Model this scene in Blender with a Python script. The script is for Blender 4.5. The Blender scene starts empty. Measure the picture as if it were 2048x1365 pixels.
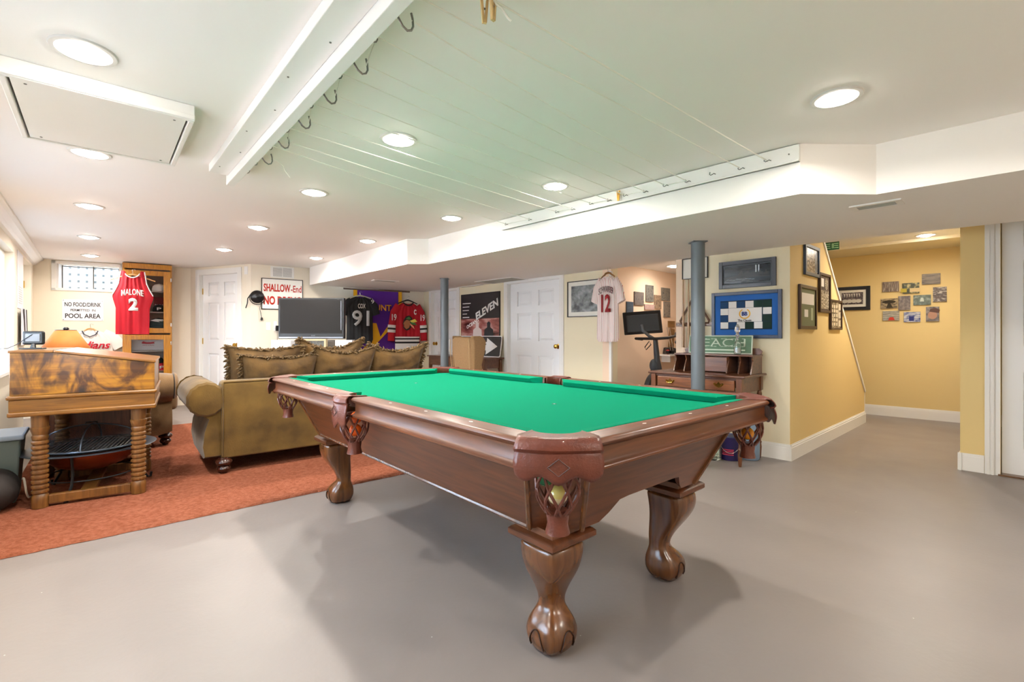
import bpy, bmesh, math, random
from mathutils import Vector, Matrix
R = math.radians
random.seed(7)
scene = bpy.context.scene
COL = scene.collection
# ---------------------------------------------------------------- camera, world, exposure
H, F, HY = 1.071, 949.0, 670.6          # eye height (m), focal length (px of a 2048 frame), horizon row
CEIL, SOF = 2.10, 1.83
cam_d = bpy.data.cameras.new('camera'); cam = bpy.data.objects.new('camera', cam_d); COL.objects.link(cam)
cam.location = (0, 0, H); cam.rotation_euler = (R(90), 0, 0)
cam_d.sensor_width = 36; cam_d.lens = F / 2048 * 36; cam_d.shift_y = -(682.5 - HY) / 2048
cam_d.clip_start = 0.05; cam_d.clip_end = 100
scene.camera = cam
scene.view_settings.view_transform = 'Standard'
scene.view_settings.look = 'None'; scene.view_settings.gamma = 1.0
scene.view_settings.exposure = 0.44
scene.view_settings.use_curve_mapping = False
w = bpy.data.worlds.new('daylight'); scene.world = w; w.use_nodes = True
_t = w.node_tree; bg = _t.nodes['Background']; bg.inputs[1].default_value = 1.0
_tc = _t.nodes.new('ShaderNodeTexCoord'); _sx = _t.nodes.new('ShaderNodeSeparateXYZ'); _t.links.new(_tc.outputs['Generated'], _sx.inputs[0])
_rp = _t.nodes.new('ShaderNodeValToRGB'); _rp.color_ramp.elements[0].position = 0.47; _rp.color_ramp.elements[0].color = (1.0, 0.98, 0.95, 1)   # lower half, made brighter than the sky to light the ceiling
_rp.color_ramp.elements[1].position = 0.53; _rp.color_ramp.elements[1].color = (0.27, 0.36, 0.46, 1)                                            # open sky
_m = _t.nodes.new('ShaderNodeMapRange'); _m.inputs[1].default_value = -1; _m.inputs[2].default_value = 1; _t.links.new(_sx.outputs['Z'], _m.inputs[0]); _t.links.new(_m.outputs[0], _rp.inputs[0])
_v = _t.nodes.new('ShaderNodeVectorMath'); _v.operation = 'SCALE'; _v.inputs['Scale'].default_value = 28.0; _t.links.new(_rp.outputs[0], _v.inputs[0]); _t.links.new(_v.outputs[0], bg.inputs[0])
LAMP_W = 12.5                             # each recessed downlight (W)
LAMP_COL = (1.0, 0.94, 0.85)

# ---------------------------------------------------------------- measuring helpers
def at(px, py, Z):                        # point of the place at height Z seen at px,py
    y = F * (H - Z) / (py - HY)
    return Vector(((px - 1024) / F * y, y, Z))
def zat(py, y): return H - (py - HY) * y / F
def onl(px, P, Q):                        # where the line P-Q (plan) stands for column px
    k = (px - 1024) / F
    dx, dy = Q[0] - P[0], Q[1] - P[1]
    t = (k * P[1] - P[0]) / (dx - k * dy)
    return Vector((P[0] + dx * t, P[1] + dy * t))
def ang(P, Q): return math.atan2(Q[1] - P[1], Q[0] - P[0])

# ---------------------------------------------------------------- materials
def lin(c):
    o = []
    for v in c[:3]:
        v = v / 255.0
        o.append(v / 12.92 if v <= 0.04045 else ((v + 0.055) / 1.055) ** 2.4)
    return (*o, 1)
MATS = {}
def mat(name, col, rough=0.6, metal=0.0, bump=0.0, bscale=60, var=0.0, vscale=6, emit=None, es=1.0, trans=0.0, ior=1.45, coat=0.0, sheen=0.0, alpha=1.0, col2=None, stretch=(1, 1, 1)):
    if name in MATS: return MATS[name]
    m = bpy.data.materials.new(name); m.use_nodes = True
    nt = m.node_tree; b = nt.nodes['Principled BSDF']
    b.inputs['Base Color'].default_value = lin(col)
    b.inputs['Roughness'].default_value = rough; b.inputs['Metallic'].default_value = metal
    b.inputs['Transmission Weight'].default_value = trans; b.inputs['IOR'].default_value = ior
    b.inputs['Coat Weight'].default_value = coat; b.inputs['Sheen Weight'].default_value = sheen
    b.inputs['Alpha'].default_value = alpha
    if emit: b.inputs['Emission Color'].default_value = lin(emit); b.inputs['Emission Strength'].default_value = es
    tc = nt.nodes.new('ShaderNodeTexCoord'); mp = nt.nodes.new('ShaderNodeMapping')
    nt.links.new(tc.outputs['Object'], mp.inputs[0]); mp.inputs['Scale'].default_value = stretch
    if var > 0 or col2:
        n = nt.nodes.new('ShaderNodeTexNoise'); n.inputs['Scale'].default_value = vscale; n.inputs['Detail'].default_value = 5
        nt.links.new(mp.outputs[0], n.inputs['Vector'])
        r = nt.nodes.new('ShaderNodeValToRGB')
        c = lin(col); c2 = lin(col2) if col2 else tuple(x * (1 - var) for x in c[:3]) + (1,)
        r.color_ramp.elements[0].position = 0.35; r.color_ramp.elements[0].color = c2
        r.color_ramp.elements[1].position = 0.65; r.color_ramp.elements[1].color = c
        nt.links.new(n.outputs['Fac'], r.inputs[0]); nt.links.new(r.outputs[0], b.inputs['Base Color'])
    if bump > 0:
        n2 = nt.nodes.new('ShaderNodeTexNoise'); n2.inputs['Scale'].default_value = bscale; n2.inputs['Detail'].default_value = 4
        nt.links.new(mp.outputs[0], n2.inputs['Vector'])
        bp = nt.nodes.new('ShaderNodeBump'); bp.inputs['Strength'].default_value = bump; bp.inputs['Distance'].default_value = 0.01
        nt.links.new(n2.outputs['Fac'], bp.inputs['Height']); nt.links.new(bp.outputs[0], b.inputs['Normal'])
    MATS[name] = m
    return m
def wood(name, c1, c2, rough=0.35, axis='X', scale=3.0, knots=False, coat=0.2):
    if name in MATS: return MATS[name]
    m = bpy.data.materials.new(name); m.use_nodes = True
    nt = m.node_tree; b = nt.nodes['Principled BSDF']; b.inputs['Roughness'].default_value = rough
    b.inputs['Coat Weight'].default_value = coat; b.inputs['Coat Roughness'].default_value = 0.2
    tc = nt.nodes.new('ShaderNodeTexCoord'); mp = nt.nodes.new('ShaderNodeMapping')
    nt.links.new(tc.outputs['Object'], mp.inputs[0])
    s = {'X': (1, 12, 12), 'Y': (12, 1, 12), 'Z': (12, 12, 1)}[axis]
    mp.inputs['Scale'].default_value = s
    n = nt.nodes.new('ShaderNodeTexNoise'); n.inputs['Scale'].default_value = scale; n.inputs['Detail'].default_value = 6; n.inputs['Distortion'].default_value = 1.2
    nt.links.new(mp.outputs[0], n.inputs['Vector'])
    r = nt.nodes.new('ShaderNodeValToRGB')
    r.color_ramp.elements[0].position = 0.32; r.color_ramp.elements[0].color = lin(c2)
    r.color_ramp.elements[1].position = 0.68; r.color_ramp.elements[1].color = lin(c1)
    nt.links.new(n.outputs['Fac'], r.inputs[0])
    out = r.outputs[0]
    if knots:
        n3 = nt.nodes.new('ShaderNodeTexNoise'); n3.inputs['Scale'].default_value = 4.5; n3.inputs['Detail'].default_value = 3; n3.inputs['Distortion'].default_value = 2.2
        mp2 = nt.nodes.new('ShaderNodeMapping'); mp2.inputs['Scale'].default_value = (1.5, 1.5, 0.8); nt.links.new(tc.outputs['Object'], mp2.inputs[0])
        nt.links.new(mp2.outputs[0], n3.inputs['Vector'])
        r3 = nt.nodes.new('ShaderNodeValToRGB'); r3.color_ramp.elements[0].position = 0.42; r3.color_ramp.elements[0].color = (0.16, 0.10, 0.07, 1)
        r3.color_ramp.elements[1].position = 0.60; r3.color_ramp.elements[1].color = (1, 1, 1, 1)
        nt.links.new(n3.outputs['Fac'], r3.inputs[0])
        mx = nt.nodes.new('ShaderNodeMixRGB'); mx.blend_type = 'MULTIPLY'; mx.inputs[0].default_value = 0.95
        nt.links.new(out, mx.inputs[1]); nt.links.new(r3.outputs[0], mx.inputs[2])
        v = nt.nodes.new('ShaderNodeTexVoronoi'); v.inputs['Scale'].default_value = 5.0; nt.links.new(mp2.outputs[0], v.inputs['Vector'])
        r4 = nt.nodes.new('ShaderNodeValToRGB'); r4.color_ramp.elements[0].position = 0.07; r4.color_ramp.elements[0].color = (0.10, 0.05, 0.03, 1)
        r4.color_ramp.elements[1].position = 0.17; r4.color_ramp.elements[1].color = (1, 1, 1, 1)
        nt.links.new(v.outputs['Distance'], r4.inputs[0])
        mx2 = nt.nodes.new('ShaderNodeMixRGB'); mx2.blend_type = 'MULTIPLY'; mx2.inputs[0].default_value = 0.9
        nt.links.new(mx.outputs[0], mx2.inputs[1]); nt.links.new(r4.outputs[0], mx2.inputs[2]); out = mx2.outputs[0]
    nt.links.new(out, b.inputs['Base Color'])
    MATS[name] = m
    return m
def photo(name, cols, scale=4.0, seed=0.0, rough=0.25, stretch=(1, 1, 1)):   # a printed picture
    if name in MATS: return MATS[name]
    m = bpy.data.materials.new(name); m.use_nodes = True
    nt = m.node_tree; b = nt.nodes['Principled BSDF']; b.inputs['Roughness'].default_value = rough
    tc = nt.nodes.new('ShaderNodeTexCoord'); mp = nt.nodes.new('ShaderNodeMapping'); mp.inputs['Location'].default_value = (seed, seed * 1.7, seed * .3)
    mp.inputs['Scale'].default_value = stretch
    nt.links.new(tc.outputs['Generated'], mp.inputs[0])
    n = nt.nodes.new('ShaderNodeTexNoise'); n.inputs['Scale'].default_value = scale; n.inputs['Detail'].default_value = 4
    nt.links.new(mp.outputs[0], n.inputs['Vector'])
    r = nt.nodes.new('ShaderNodeValToRGB'); cr = r.color_ramp
    while len(cr.elements) < len(cols): cr.elements.new(0.5)
    for i, c in enumerate(cols):
        cr.elements[i].position = 0.3 + 0.4 * i / max(1, len(cols) - 1); cr.elements[i].color = lin(c)
    nt.links.new(n.outputs['Fac'], r.inputs[0]); nt.links.new(r.outputs[0], b.inputs['Base Color'])
    MATS[name] = m
    return m

# ---------------------------------------------------------------- mesh builder
class MB:
    def __init__(s): s.v = []; s.f = []
    def add(s, vs, fs, M=None):
        n = len(s.v)
        for p in vs:
            p = Vector(p); s.v.append(M @ p if M else p)
        for f in fs: s.f.append([n + i for i in f])
        return s
    def box(s, c, d, M=None, rz=0, ry=0, rx=0):
        x, y, z = d[0] / 2, d[1] / 2, d[2] / 2
        vs = [Vector((a, b, e)) for a in (-x, x) for b in (-y, y) for e in (-z, z)]
        T = Matrix.Translation(c) @ Matrix.Rotation(rz, 4, 'Z') @ Matrix.Rotation(ry, 4, 'Y') @ Matrix.Rotation(rx, 4, 'X')
        if M: T = M @ T
        return s.add(vs, [(0, 1, 3, 2), (4, 6, 7, 5), (0, 4, 5, 1), (2, 3, 7, 6), (0, 2, 6, 4), (1, 5, 7, 3)], T)
    def prism(s, pts, z0, z1, M=None):    # pts ccw in xy
        n = len(pts)
        a = 0
        for i in range(n): a += pts[i][0] * pts[(i + 1) % n][1] - pts[(i + 1) % n][0] * pts[i][1]
        if a < 0: pts = list(reversed(pts))
        vs = [(p[0], p[1], z0) for p in pts] + [(p[0], p[1], z1) for p in pts]
        fs = [list(reversed(range(n))), list(range(n, 2 * n))] + [(i, (i + 1) % n, n + (i + 1) % n, n + i) for i in range(n)]
        return s.add(vs, fs, M)
    def slab(s, pts, y0, y1, M=None):     # outline in xz, thickness along y
        T = Matrix(((1, 0, 0, 0), (0, 0, 1, 0), (0, 1, 0, 0), (0, 0, 0, 1)))
        n = len(pts); a = 0
        for i in range(n): a += pts[i][0] * pts[(i + 1) % n][1] - pts[(i + 1) % n][0] * pts[i][1]
        if a < 0: pts = list(reversed(pts))
        vs = [(p[0], y0, p[1]) for p in pts] + [(p[0], y1, p[1]) for p in pts]
        fs = [list(range(n)), list(reversed(range(n, 2 * n)))] + [(i, n + i, n + (i + 1) % n, (i + 1) % n) for i in range(n)]
        return s.add(vs, fs, M)
    def lathe(s, prof, c=(0, 0, 0), n=20, M=None, caps=True):   # prof: [(r,z)] bottom to top
        vs = []; fs = []; m = len(prof)
        for r, z in prof:
            for k in range(n):
                a = 2 * math.pi * k / n; vs.append((c[0] + r * math.cos(a), c[1] + r * math.sin(a), c[2] + z))
        for j in range(m - 1):
            for k in range(n):
                k2 = (k + 1) % n; fs.append((j * n + k, j * n + k2, (j + 1) * n + k2, (j + 1) * n + k))
        if caps: fs.append(list(reversed(range(n)))); fs.append([(m - 1) * n + k for k in range(n)])
        return s.add(vs, fs, M)
    def tube(s, path, r, n=8, M=None, closed=False):
        P = [Vector(p) for p in path]; m = len(P); vs = []; fs = []
        rr = r if isinstance(r, (list, tuple)) else [r] * m
        up = Vector((0, 0, 1))
        for i in range(m):
            a = P[(i - 1) % m] if (closed or i > 0) else P[i]; b = P[(i + 1) % m] if (closed or i < m - 1) else P[i]
            t = (b - a).normalized()
            u = t.cross(up)
            if u.length < 1e-3: u = t.cross(Vector((1, 0, 0)))
            u.normalize(); v = u.cross(t).normalized()
            if i and u.dot(lu) < 0: u = -u; v = -v
            lu = u
            for k in range(n):
                q = 2 * math.pi * k / n; vs.append(P[i] + (u * math.cos(q) + v * math.sin(q)) * rr[i])
        for i in range(m if closed else m - 1):
            for k in range(n):
                k2 = (k + 1) % n; j = (i + 1) % m; fs.append((i * n + k, i * n + k2, j * n + k2, j * n + k))
        if not closed: fs.append(list(reversed(range(n)))); fs.append([(m - 1) * n + k for k in range(n)])
        return s.add(vs, fs, M)
    def loft(s, secs, M=None, caps=True, closed=True):   # list of equal-length rings of points
        n = len(secs[0]); vs = [p for q in secs for p in q]; fs = []
        for j in range(len(secs) - 1):
            for k in range(n if closed else n - 1):
                k2 = (k + 1) % n; fs.append((j * n + k, j * n + k2, (j + 1) * n + k2, (j + 1) * n + k))
        if caps: fs.append(list(reversed(range(n)))); fs.append([(len(secs) - 1) * n + k for k in range(n)])
        return s.add(vs, fs, M)
    def sphere(s, c, r, nu=16, nv=10, sc=(1, 1, 1), M=None):
        prof = []
        vs = [(c[0], c[1], c[2] - r * sc[2])]; fs = []
        for j in range(1, nv):
            th = math.pi * j / nv
            for k in range(nu):
                a = 2 * math.pi * k / nu
                vs.append((c[0] + r * sc[0] * math.sin(th) * math.cos(a), c[1] + r * sc[1] * math.sin(th) * math.sin(a), c[2] - r * sc[2] * math.cos(th)))
        vs.append((c[0], c[1], c[2] + r * sc[2])); L = len(vs) - 1
        for k in range(nu):
            k2 = (k + 1) % nu; fs.append((0, 1 + k2, 1 + k)); fs.append((L, L - nu + k, L - nu + k2))
            for j in range(nv - 2): fs.append((1 + j * nu + k, 1 + j * nu + k2, 1 + (j + 1) * nu + k2, 1 + (j + 1) * nu + k))
        return s.add(vs, fs, M)
    def build(s, name, m, parent=None, bevel=0, smooth=True, sub=0, loc=None, rotz=0, solid=0, label=None, fix=False, bseg=2):
        me = bpy.data.meshes.new(name); me.from_pydata([tuple(v) for v in s.v], [], s.f)
        if fix or solid:
            bm = bmesh.new(); bm.from_mesh(me); bmesh.ops.recalc_face_normals(bm, faces=bm.faces); bm.to_mesh(me); bm.free()
        me.materials.append(m); me.update()
        if smooth:
            me.polygons.foreach_set('use_smooth', [True] * len(me.polygons)); me.set_sharp_from_angle(angle=R(38))
        o = bpy.data.objects.new(name, me); COL.objects.link(o)
        if parent: o.parent = parent
        if loc is not None: o.location = loc
        if rotz: o.rotation_euler = (0, 0, rotz)
        if solid: md = o.modifiers.new('thickness', 'SOLIDIFY'); md.thickness = solid; md.offset = 0
        if bevel: md = o.modifiers.new('bevel', 'BEVEL'); md.width = bevel; md.segments = bseg; md.limit_method = 'ANGLE'; md.angle_limit = R(40)
        if sub: md = o.modifiers.new('sub', 'SUBSURF'); md.levels = sub; md.render_levels = sub
        if label: o['label'] = label
        return o
def tag(o, label, cat, group=None, kind=None):
    o['label'] = label; o['category'] = cat
    if group: o['group'] = group
    if kind: o['kind'] = kind
    return o
def thing(name, label, cat, loc=(0, 0, 0), rotz=0, group=None):
    o = bpy.data.objects.new(name, None); COL.objects.link(o); o.empty_display_size = 0.1
    o.location = loc; o.rotation_euler = (0, 0, rotz)
    return tag(o, label, cat, group)
def struct(o, label=None):
    o['kind'] = 'structure'
    if label: o['label'] = label
    return o
def copy_tree(o, parent=None):
    c = o.copy(); COL.objects.link(c)
    if parent: c.parent = parent
    for ch in list(o.children): copy_tree(ch, c)
    return c
def text(body, w, h, c, m, parent, name='lettering', depth=0.003, bold=0.0, shear=0.0, arc=0.0, M=None):
    """flat lettering w x h (m), centred at local c, facing local -y"""
    cu = bpy.data.curves.new(name, 'FONT'); cu.body = body; cu.size = 1; cu.align_x = 'CENTER'; cu.offset = bold; cu.shear = shear
    cu.resolution_u = 3
    t = bpy.data.objects.new(name, cu); COL.objects.link(t)
    dg = bpy.context.evaluated_depsgraph_get(); dg.update()
    me = bpy.data.meshes.new_from_object(t.evaluated_get(dg)); bpy.data.objects.remove(t)
    xs = [v.co.x for v in me.vertices]; ys = [v.co.y for v in me.vertices]
    x0, x1, y0, y1 = min(xs), max(xs), min(ys), max(ys)
    bm = bmesh.new(); bm.from_mesh(me)
    g = bmesh.ops.extrude_face_region(bm, geom=bm.faces[:])
    for e in g['geom']:
        if isinstance(e, bmesh.types.BMVert): e.co.z += 1.0
    for v in bm.verts:
        x = ((v.co.x - x0) / (x1 - x0) - .5) * w; z = ((v.co.y - y0) / (y1 - y0) - .5) * h
        z -= arc * (2 * x / w) ** 2
        d = -depth if v.co.z > .5 else 0
        p = Vector((c[0] + x, c[1] + d, c[2] + z))
        v.co = M @ p if M else p
    bmesh.ops.recalc_face_normals(bm, faces=bm.faces)
    me2 = bpy.data.meshes.new(name); bm.to_mesh(me2); bm.free(); me2.materials.append(m)
    bpy.data.meshes.remove(me)
    o = bpy.data.objects.new(name, me2); COL.objects.link(o); o.parent = parent
    return o

# ---------------------------------------------------------------- palette
M_ceil = mat('ceiling_paint', (243, 239, 235), 0.75, bump=0.03, bscale=200)
M_white = mat('white_trim_paint', (236, 234, 230), 0.4)
M_cream = mat('cream_wall_paint', (232, 222, 204), 0.7, bump=0.03, bscale=220)
M_cream2 = mat('ivory_wall_paint', (230, 218, 188), 0.7, bump=0.03, bscale=220)
M_yel = mat('yellow_wall_paint', (226, 200, 140), 0.7, bump=0.03, bscale=220)
M_peach = mat('peach_wall_paint', (238, 212, 186), 0.7, bump=0.03, bscale=220)
M_door = mat('white_door_paint', (238, 238, 238), 0.35)
M_brass = mat('polished_brass', (200, 160, 70), 0.2, 1.0)
M_chrome = mat('bright_metal', (190, 190, 190), 0.25, 1.0)
M_dark = mat('dark_metal', (45, 45, 48), 0.45, 0.6)
M_black = mat('black_plastic', (22, 22, 24), 0.4)
M_glass = mat('clear_glass', (255, 255, 255), 0.02, trans=1.0, ior=1.45)
M_felt = mat('green_felt', (0, 122, 90), 1.0, bump=0.15, bscale=500)
M_felt.node_tree.nodes['Principled BSDF'].inputs['Specular IOR Level'].default_value = .08
M_tw = wood('table_walnut', (108, 60, 32), (76, 40, 20), 0.38, 'Y', 2.5, coat=0.08)
M_twx = wood('table_walnut_cross', (108, 60, 32), (76, 40, 20), 0.38, 'X', 2.5, coat=0.08)
M_leg = wood('leg_walnut', (116, 70, 34), (78, 44, 20), 0.25, 'Z', 2.0, coat=0.4)
M_leather = mat('brown_leather', (106, 52, 38), 0.35, bump=0.2, bscale=150, var=0.25, vscale=20, coat=0.2)
M_pearl = mat('pearl_inlay', (240, 236, 225), 0.3)
M_suede = mat('olive_tan_suede', (108, 82, 32), 0.95, bump=0.15, bscale=120, col2=(78, 56, 18), vscale=5, sheen=0.15)
M_suede2 = mat('taupe_suede', (118, 90, 58), 0.95, bump=0.15, bscale=120, col2=(94, 70, 42), vscale=5, sheen=0.2)
M_pil = mat('pillow_suede', (104, 76, 34), 0.85, bump=0.5, bscale=22, col2=(66, 46, 20), vscale=7, sheen=0.15)
M_damask = mat('pillow_damask', (146, 116, 66), 0.7, bump=0.5, bscale=60, col2=(84, 62, 30), vscale=30, sheen=0.5)
M_fringe = mat('brown_fringe', (112, 88, 54), 0.9, col2=(66, 48, 26), vscale=70)
M_bun = wood('dark_bun_foot', (70, 34, 22), (42, 20, 14), 0.25, 'Z', 3)
M_pine = wood('knotty_pine', (172, 116, 20), (108, 62, 14), 0.34, 'X', 2.0, knots=True, coat=0.3)
M_pine2 = wood('pine_leg', (130, 86, 38), (90, 56, 22), 0.4, 'Z', 3.0)
M_pinet = wood('pine_moulding', (138, 90, 28), (100, 60, 16), 0.35, 'X', 3.0)
M_oak = wood('honey_oak', (202, 138, 30), (166, 104, 14), 0.35, 'Z', 5.0)
M_cherry = wood('desk_cherry', (112, 68, 42), (78, 44, 26), 0.35, 'X', 3.0)
M_cherryz = wood('desk_cherry_leg', (120, 72, 40), (80, 44, 24), 0.35, 'Z', 3.0)
M_red = mat('red_jersey_cloth', (182, 4, 30), 0.7, bump=0.15, bscale=300)
M_wcloth = mat('white_cloth', (236, 232, 228), 0.8, bump=0.1, bscale=200)
M_bcloth = mat('black_cloth', (34, 36, 40), 0.8, bump=0.1, bscale=200)
M_navy = mat('navy_ink', (24, 28, 60), 0.6)
M_ink = mat('black_ink', (28, 28, 30), 0.6)
M_wink = mat('white_ink', (238, 236, 232), 0.6)
M_redink = mat('red_ink', (190, 40, 24), 0.6)
M_grey = mat('grey_column_paint', (98, 106, 112), 0.4, bump=0.05, bscale=60)
M_whw = wood('hanger_wood', (206, 160, 104), (176, 130, 80), 0.4, 'X', 4)
# ================================================================ THE ROOM
def LW(y): return (-0.80 - 0.883 * y, y)
C0 = (-6.426, 6.37); C1 = (-4.93, 7.28); C2 = (-3.77, 6.85); C3 = (-1.55, 8.35)
EE = (1.14, 5.44); K = (1.656, 4.79); J = (2.367, 4.04); MM = (4.33, 5.83)
N0 = (3.6, 7.62); N1 = (4.80, 6.457); N3 = (7.6, 3.70)
R1 = (3.57, 3.78); R9 = (R1[0] + .68 * 5.2, R1[1] - .73 * 5.2)
BK = LW(-1.5); BK2 = (BK[0] + .73 * 9, BK[1] + .68 * 9)
def wframe(P, Q): return ang(P, Q)
def ulen(P, p): return (Vector(p) - Vector(P)).length
def wall(name, P, Q, z0, z1, m, ops=(), th=0.12, label=None):
    L = ulen(P, Q); b = MB(); us = sorted({0, L, *[o[0] for o in ops], *[o[1] for o in ops]})
    for a, c in zip(us[:-1], us[1:]):
        mid = (a + c) / 2; o = [q for q in ops if q[0] < mid < q[1]]
        if not o: b.box(((a + c) / 2, th / 2, (z0 + z1) / 2), (c - a, th, z1 - z0))
        else:
            q = o[0]
            if q[2] > z0 + .001: b.box((mid, th / 2, (z0 + q[2]) / 2), (c - a, th, q[2] - z0))
            if q[3] < z1 - .001: b.box((mid, th / 2, (q[3] + z1) / 2), (c - a, th, z1 - q[3]))
    return struct(b.build(name, m, loc=(P[0], P[1], 0), rotz=ang(P, Q), smooth=False), label)
def baseboard(name, P, Q, m, h=0.136):
    L = ulen(P, Q); b = MB()
    b.box((L / 2, -.008, h * .4), (L, .016, h * .8)); b.box((L / 2, -.006, h * .86), (L, .012, h * .12)); b.box((L / 2, -.003, h * .96), (L, .006, h * .08))
    return struct(b.build(name, m, loc=(P[0], P[1], 0), rotz=ang(P, Q), smooth=False))
def six_panel(wd, h):
    b = MB(); t = .035; st = .11 * wd / .76 * 1.0; mu = .10 * wd / .76
    rails = [(0, .20), (.78, .20), (h - .42, .10), (h - .115, .115)]
    b.box((st / 2, t / 2, h / 2), (st, t, h)); b.box((wd - st / 2, t / 2, h / 2), (st, t, h)); b.box((wd / 2, t / 2, h / 2), (mu, t, h))
    for z, hh in rails: b.box((wd / 2, t / 2, z + hh / 2), (wd, t * .999, hh))
    for i in range(3):
        za = rails[i][0] + rails[i][1]; zb = rails[i + 1][0]
        for xa, xb in ((st, (wd - mu) / 2), ((wd + mu) / 2, wd - st)):
            b.box(((xa + xb) / 2, t * .75, (za + zb) / 2), (xb - xa, t * .4, zb - za))
            o = [(xa + .012, .55 * t, za + .012), (xb - .012, .55 * t, za + .012), (xb - .012, .55 * t, zb - .012), (xa + .012, .55 * t, zb - .012)]
            i_ = [(xa + .04, .12 * t, za + .04), (xb - .04, .12 * t, za + .04), (xb - .04, .12 * t, zb - .04), (xa + .04, .12 * t, zb - .04)]
            b.loft([o, i_])
    return b
def door(n, P, Q, u0, u1, h, knob='R', casing=True, rec=.045, hinge=True, cw=.075, two_knobs=False, czmax=9):
    """six-panel door in an opening u0..u1 of wall P-Q"""
    e = thing('door_%d' % n, '', 'door', (P[0], P[1], 0), ang(P, Q)); e['kind'] = 'structure'
    del e['category']; del e['label']
    M = Matrix.Translation((u0 + .004, rec, .01)); s = six_panel(u1 - u0 - .008, h - .014); s2 = MB(); s2.add(s.v, s.f, M)
    s2.build('door_panel', M_door, e, smooth=False, bevel=.002)
    if casing:
        c = MB(); zt = min(h + cw, czmax)
        for x in (u0 - cw / 2, u1 + cw / 2):
            c.box((x, -.009, zt / 2), (cw, .018, zt)); c.box((x, -.014, zt / 2), (cw * .35, .012, zt))
        if zt > h + .01: c.box(((u0 + u1) / 2, -.009, (h + zt) / 2), (u1 - u0, .018, zt - h))
        for x in (u0 + .002, u1 - .002): c.box((x, .06, h / 2), (.004, .12, h))
        c.box(((u0 + u1) / 2, .06, h - .002), (u1 - u0, .12, .004))
        c.build('door_casing', M_white, e, smooth=False)
    kx = u1 - .07 if knob == 'R' else u0 + .07
    kb = MB()
    T = Matrix.Translation((kx, rec, .925)) @ Matrix.Rotation(R(90), 4, 'X')
    kb.lathe([(.032, 0), (.032, .006), (.012, .010), (.012, .03), (.026, .038), (.030, .05), (.026, .062), (.010, .068)], M=T, n=16)
    kb.build('door_knob', M_brass, e)
    if hinge:
        hx = u0 if knob == 'R' else u1
        for z in (.25, .98, h - .25):
            MB().box((hx, rec - .006, z), (.02, .014, .09)).build('hinge', M_brass, e, smooth=False)
    return e

# floor and ceilings
b = MB(); b.box((0, 3, -.05), (26, 22, .10))
mf = bpy.data.materials.new('grey_painted_concrete'); mf.use_nodes = True; MATS['floor'] = mf
nt = mf.node_tree; bs = nt.nodes['Principled BSDF']
tc = nt.nodes.new('ShaderNodeTexCoord'); n1 = nt.nodes.new('ShaderNodeTexNoise'); n1.inputs['Scale'].default_value = 1.3; n1.inputs['Detail'].default_value = 6
nt.links.new(tc.outputs['Object'], n1.inputs['Vector'])
rr = nt.nodes.new('ShaderNodeValToRGB'); rr.color_ramp.elements[0].position = .3; rr.color_ramp.elements[0].color = lin((130, 122, 119)); rr.color_ramp.elements[1].position = .7; rr.color_ramp.elements[1].color = lin((139, 131, 127))
nt.links.new(n1.outputs['Fac'], rr.inputs[0])
vo = nt.nodes.new('ShaderNodeTexVoronoi'); vo.inputs['Scale'].default_value = 5.5; nt.links.new(tc.outputs['Object'], vo.inputs['Vector'])
r2 = nt.nodes.new('ShaderNodeValToRGB'); r2.color_ramp.elements[0].position = .008; r2.color_ramp.elements[0].color = (1, 1, 1, 1); r2.color_ramp.elements[1].position = .016; r2.color_ramp.elements[1].color = (0, 0, 0, 1)
nt.links.new(vo.outputs['Distance'], r2.inputs[0])
mx = nt.nodes.new('ShaderNodeMixRGB'); mx.inputs[2].default_value = lin((214, 212, 208)); nt.links.new(r2.outputs[0], mx.inputs[0]); nt.links.new(rr.outputs[0], mx.inputs[1])
nt.links.new(mx.outputs[0], bs.inputs['Base Color'])
n3 = nt.nodes.new('ShaderNodeTexNoise'); n3.inputs['Scale'].default_value = 2.2; n3.inputs['Detail'].default_value = 5; nt.links.new(tc.outputs['Object'], n3.inputs['Vector'])
mr = nt.nodes.new('ShaderNodeMapRange'); mr.inputs[3].default_value = .30; mr.inputs[4].default_value = .50; nt.links.new(n3.outputs['Fac'], mr.inputs[0]); nt.links.new(mr.outputs[0], bs.inputs['Roughness'])
n4 = nt.nodes.new('ShaderNodeTexNoise'); n4.inputs['Scale'].default_value = 40; nt.links.new(tc.outputs['Object'], n4.inputs['Vector'])
bp = nt.nodes.new('ShaderNodeBump'); bp.inputs['Strength'].default_value = .06; bp.inputs['Distance'].default_value = .01; nt.links.new(n4.outputs['Fac'], bp.inputs['Height']); nt.links.new(bp.outputs[0], bs.inputs['Normal'])
struct(b.build('floor', mf, smooth=False))

S1 = (-3.07, 7.20); S2 = (-1.121, 5.072); S3 = (-.894, 5.072); S4 = (1.547, 2.548); S5 = (1.964, 2.559); S7 = (1.964 + .387 * 3.9, 2.559 - .38 * 3.9)
T9 = (J[0] + 1.033 + .68 * 5.5, J[1] - .89 - .73 * 5.5); T1 = (3.40, 3.15)
def off(P, d=(.73, .68), s=.1): return (P[0] + d[0] * s, P[1] + d[1] * s)
b = MB(); b.prism([(LW(-1.7)[0] - .3, -1.9), (LW(7)[0] - .2, 6.7), (C1[0] - .1, C1[1] + .25), (C2[0], C2[1] + .3), off(S1, s=.4), off(S2, s=.3), off(S3, s=.3), off(S4, s=.15), off(S5, s=.15), off(S7, s=.2), (S7[0] + .6, S7[1] - .6), (BK[0] + .4, -2.0)], CEIL, CEIL + .1)
struct(b.build('ceiling', M_ceil, smooth=False))
b = MB(); b.prism([S1, S2, S3, S4, S5, S7, T9, T1, J, off(K, s=.02), off(EE, s=.02), off(C3, s=.1)], SOF, CEIL + .1)
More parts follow.
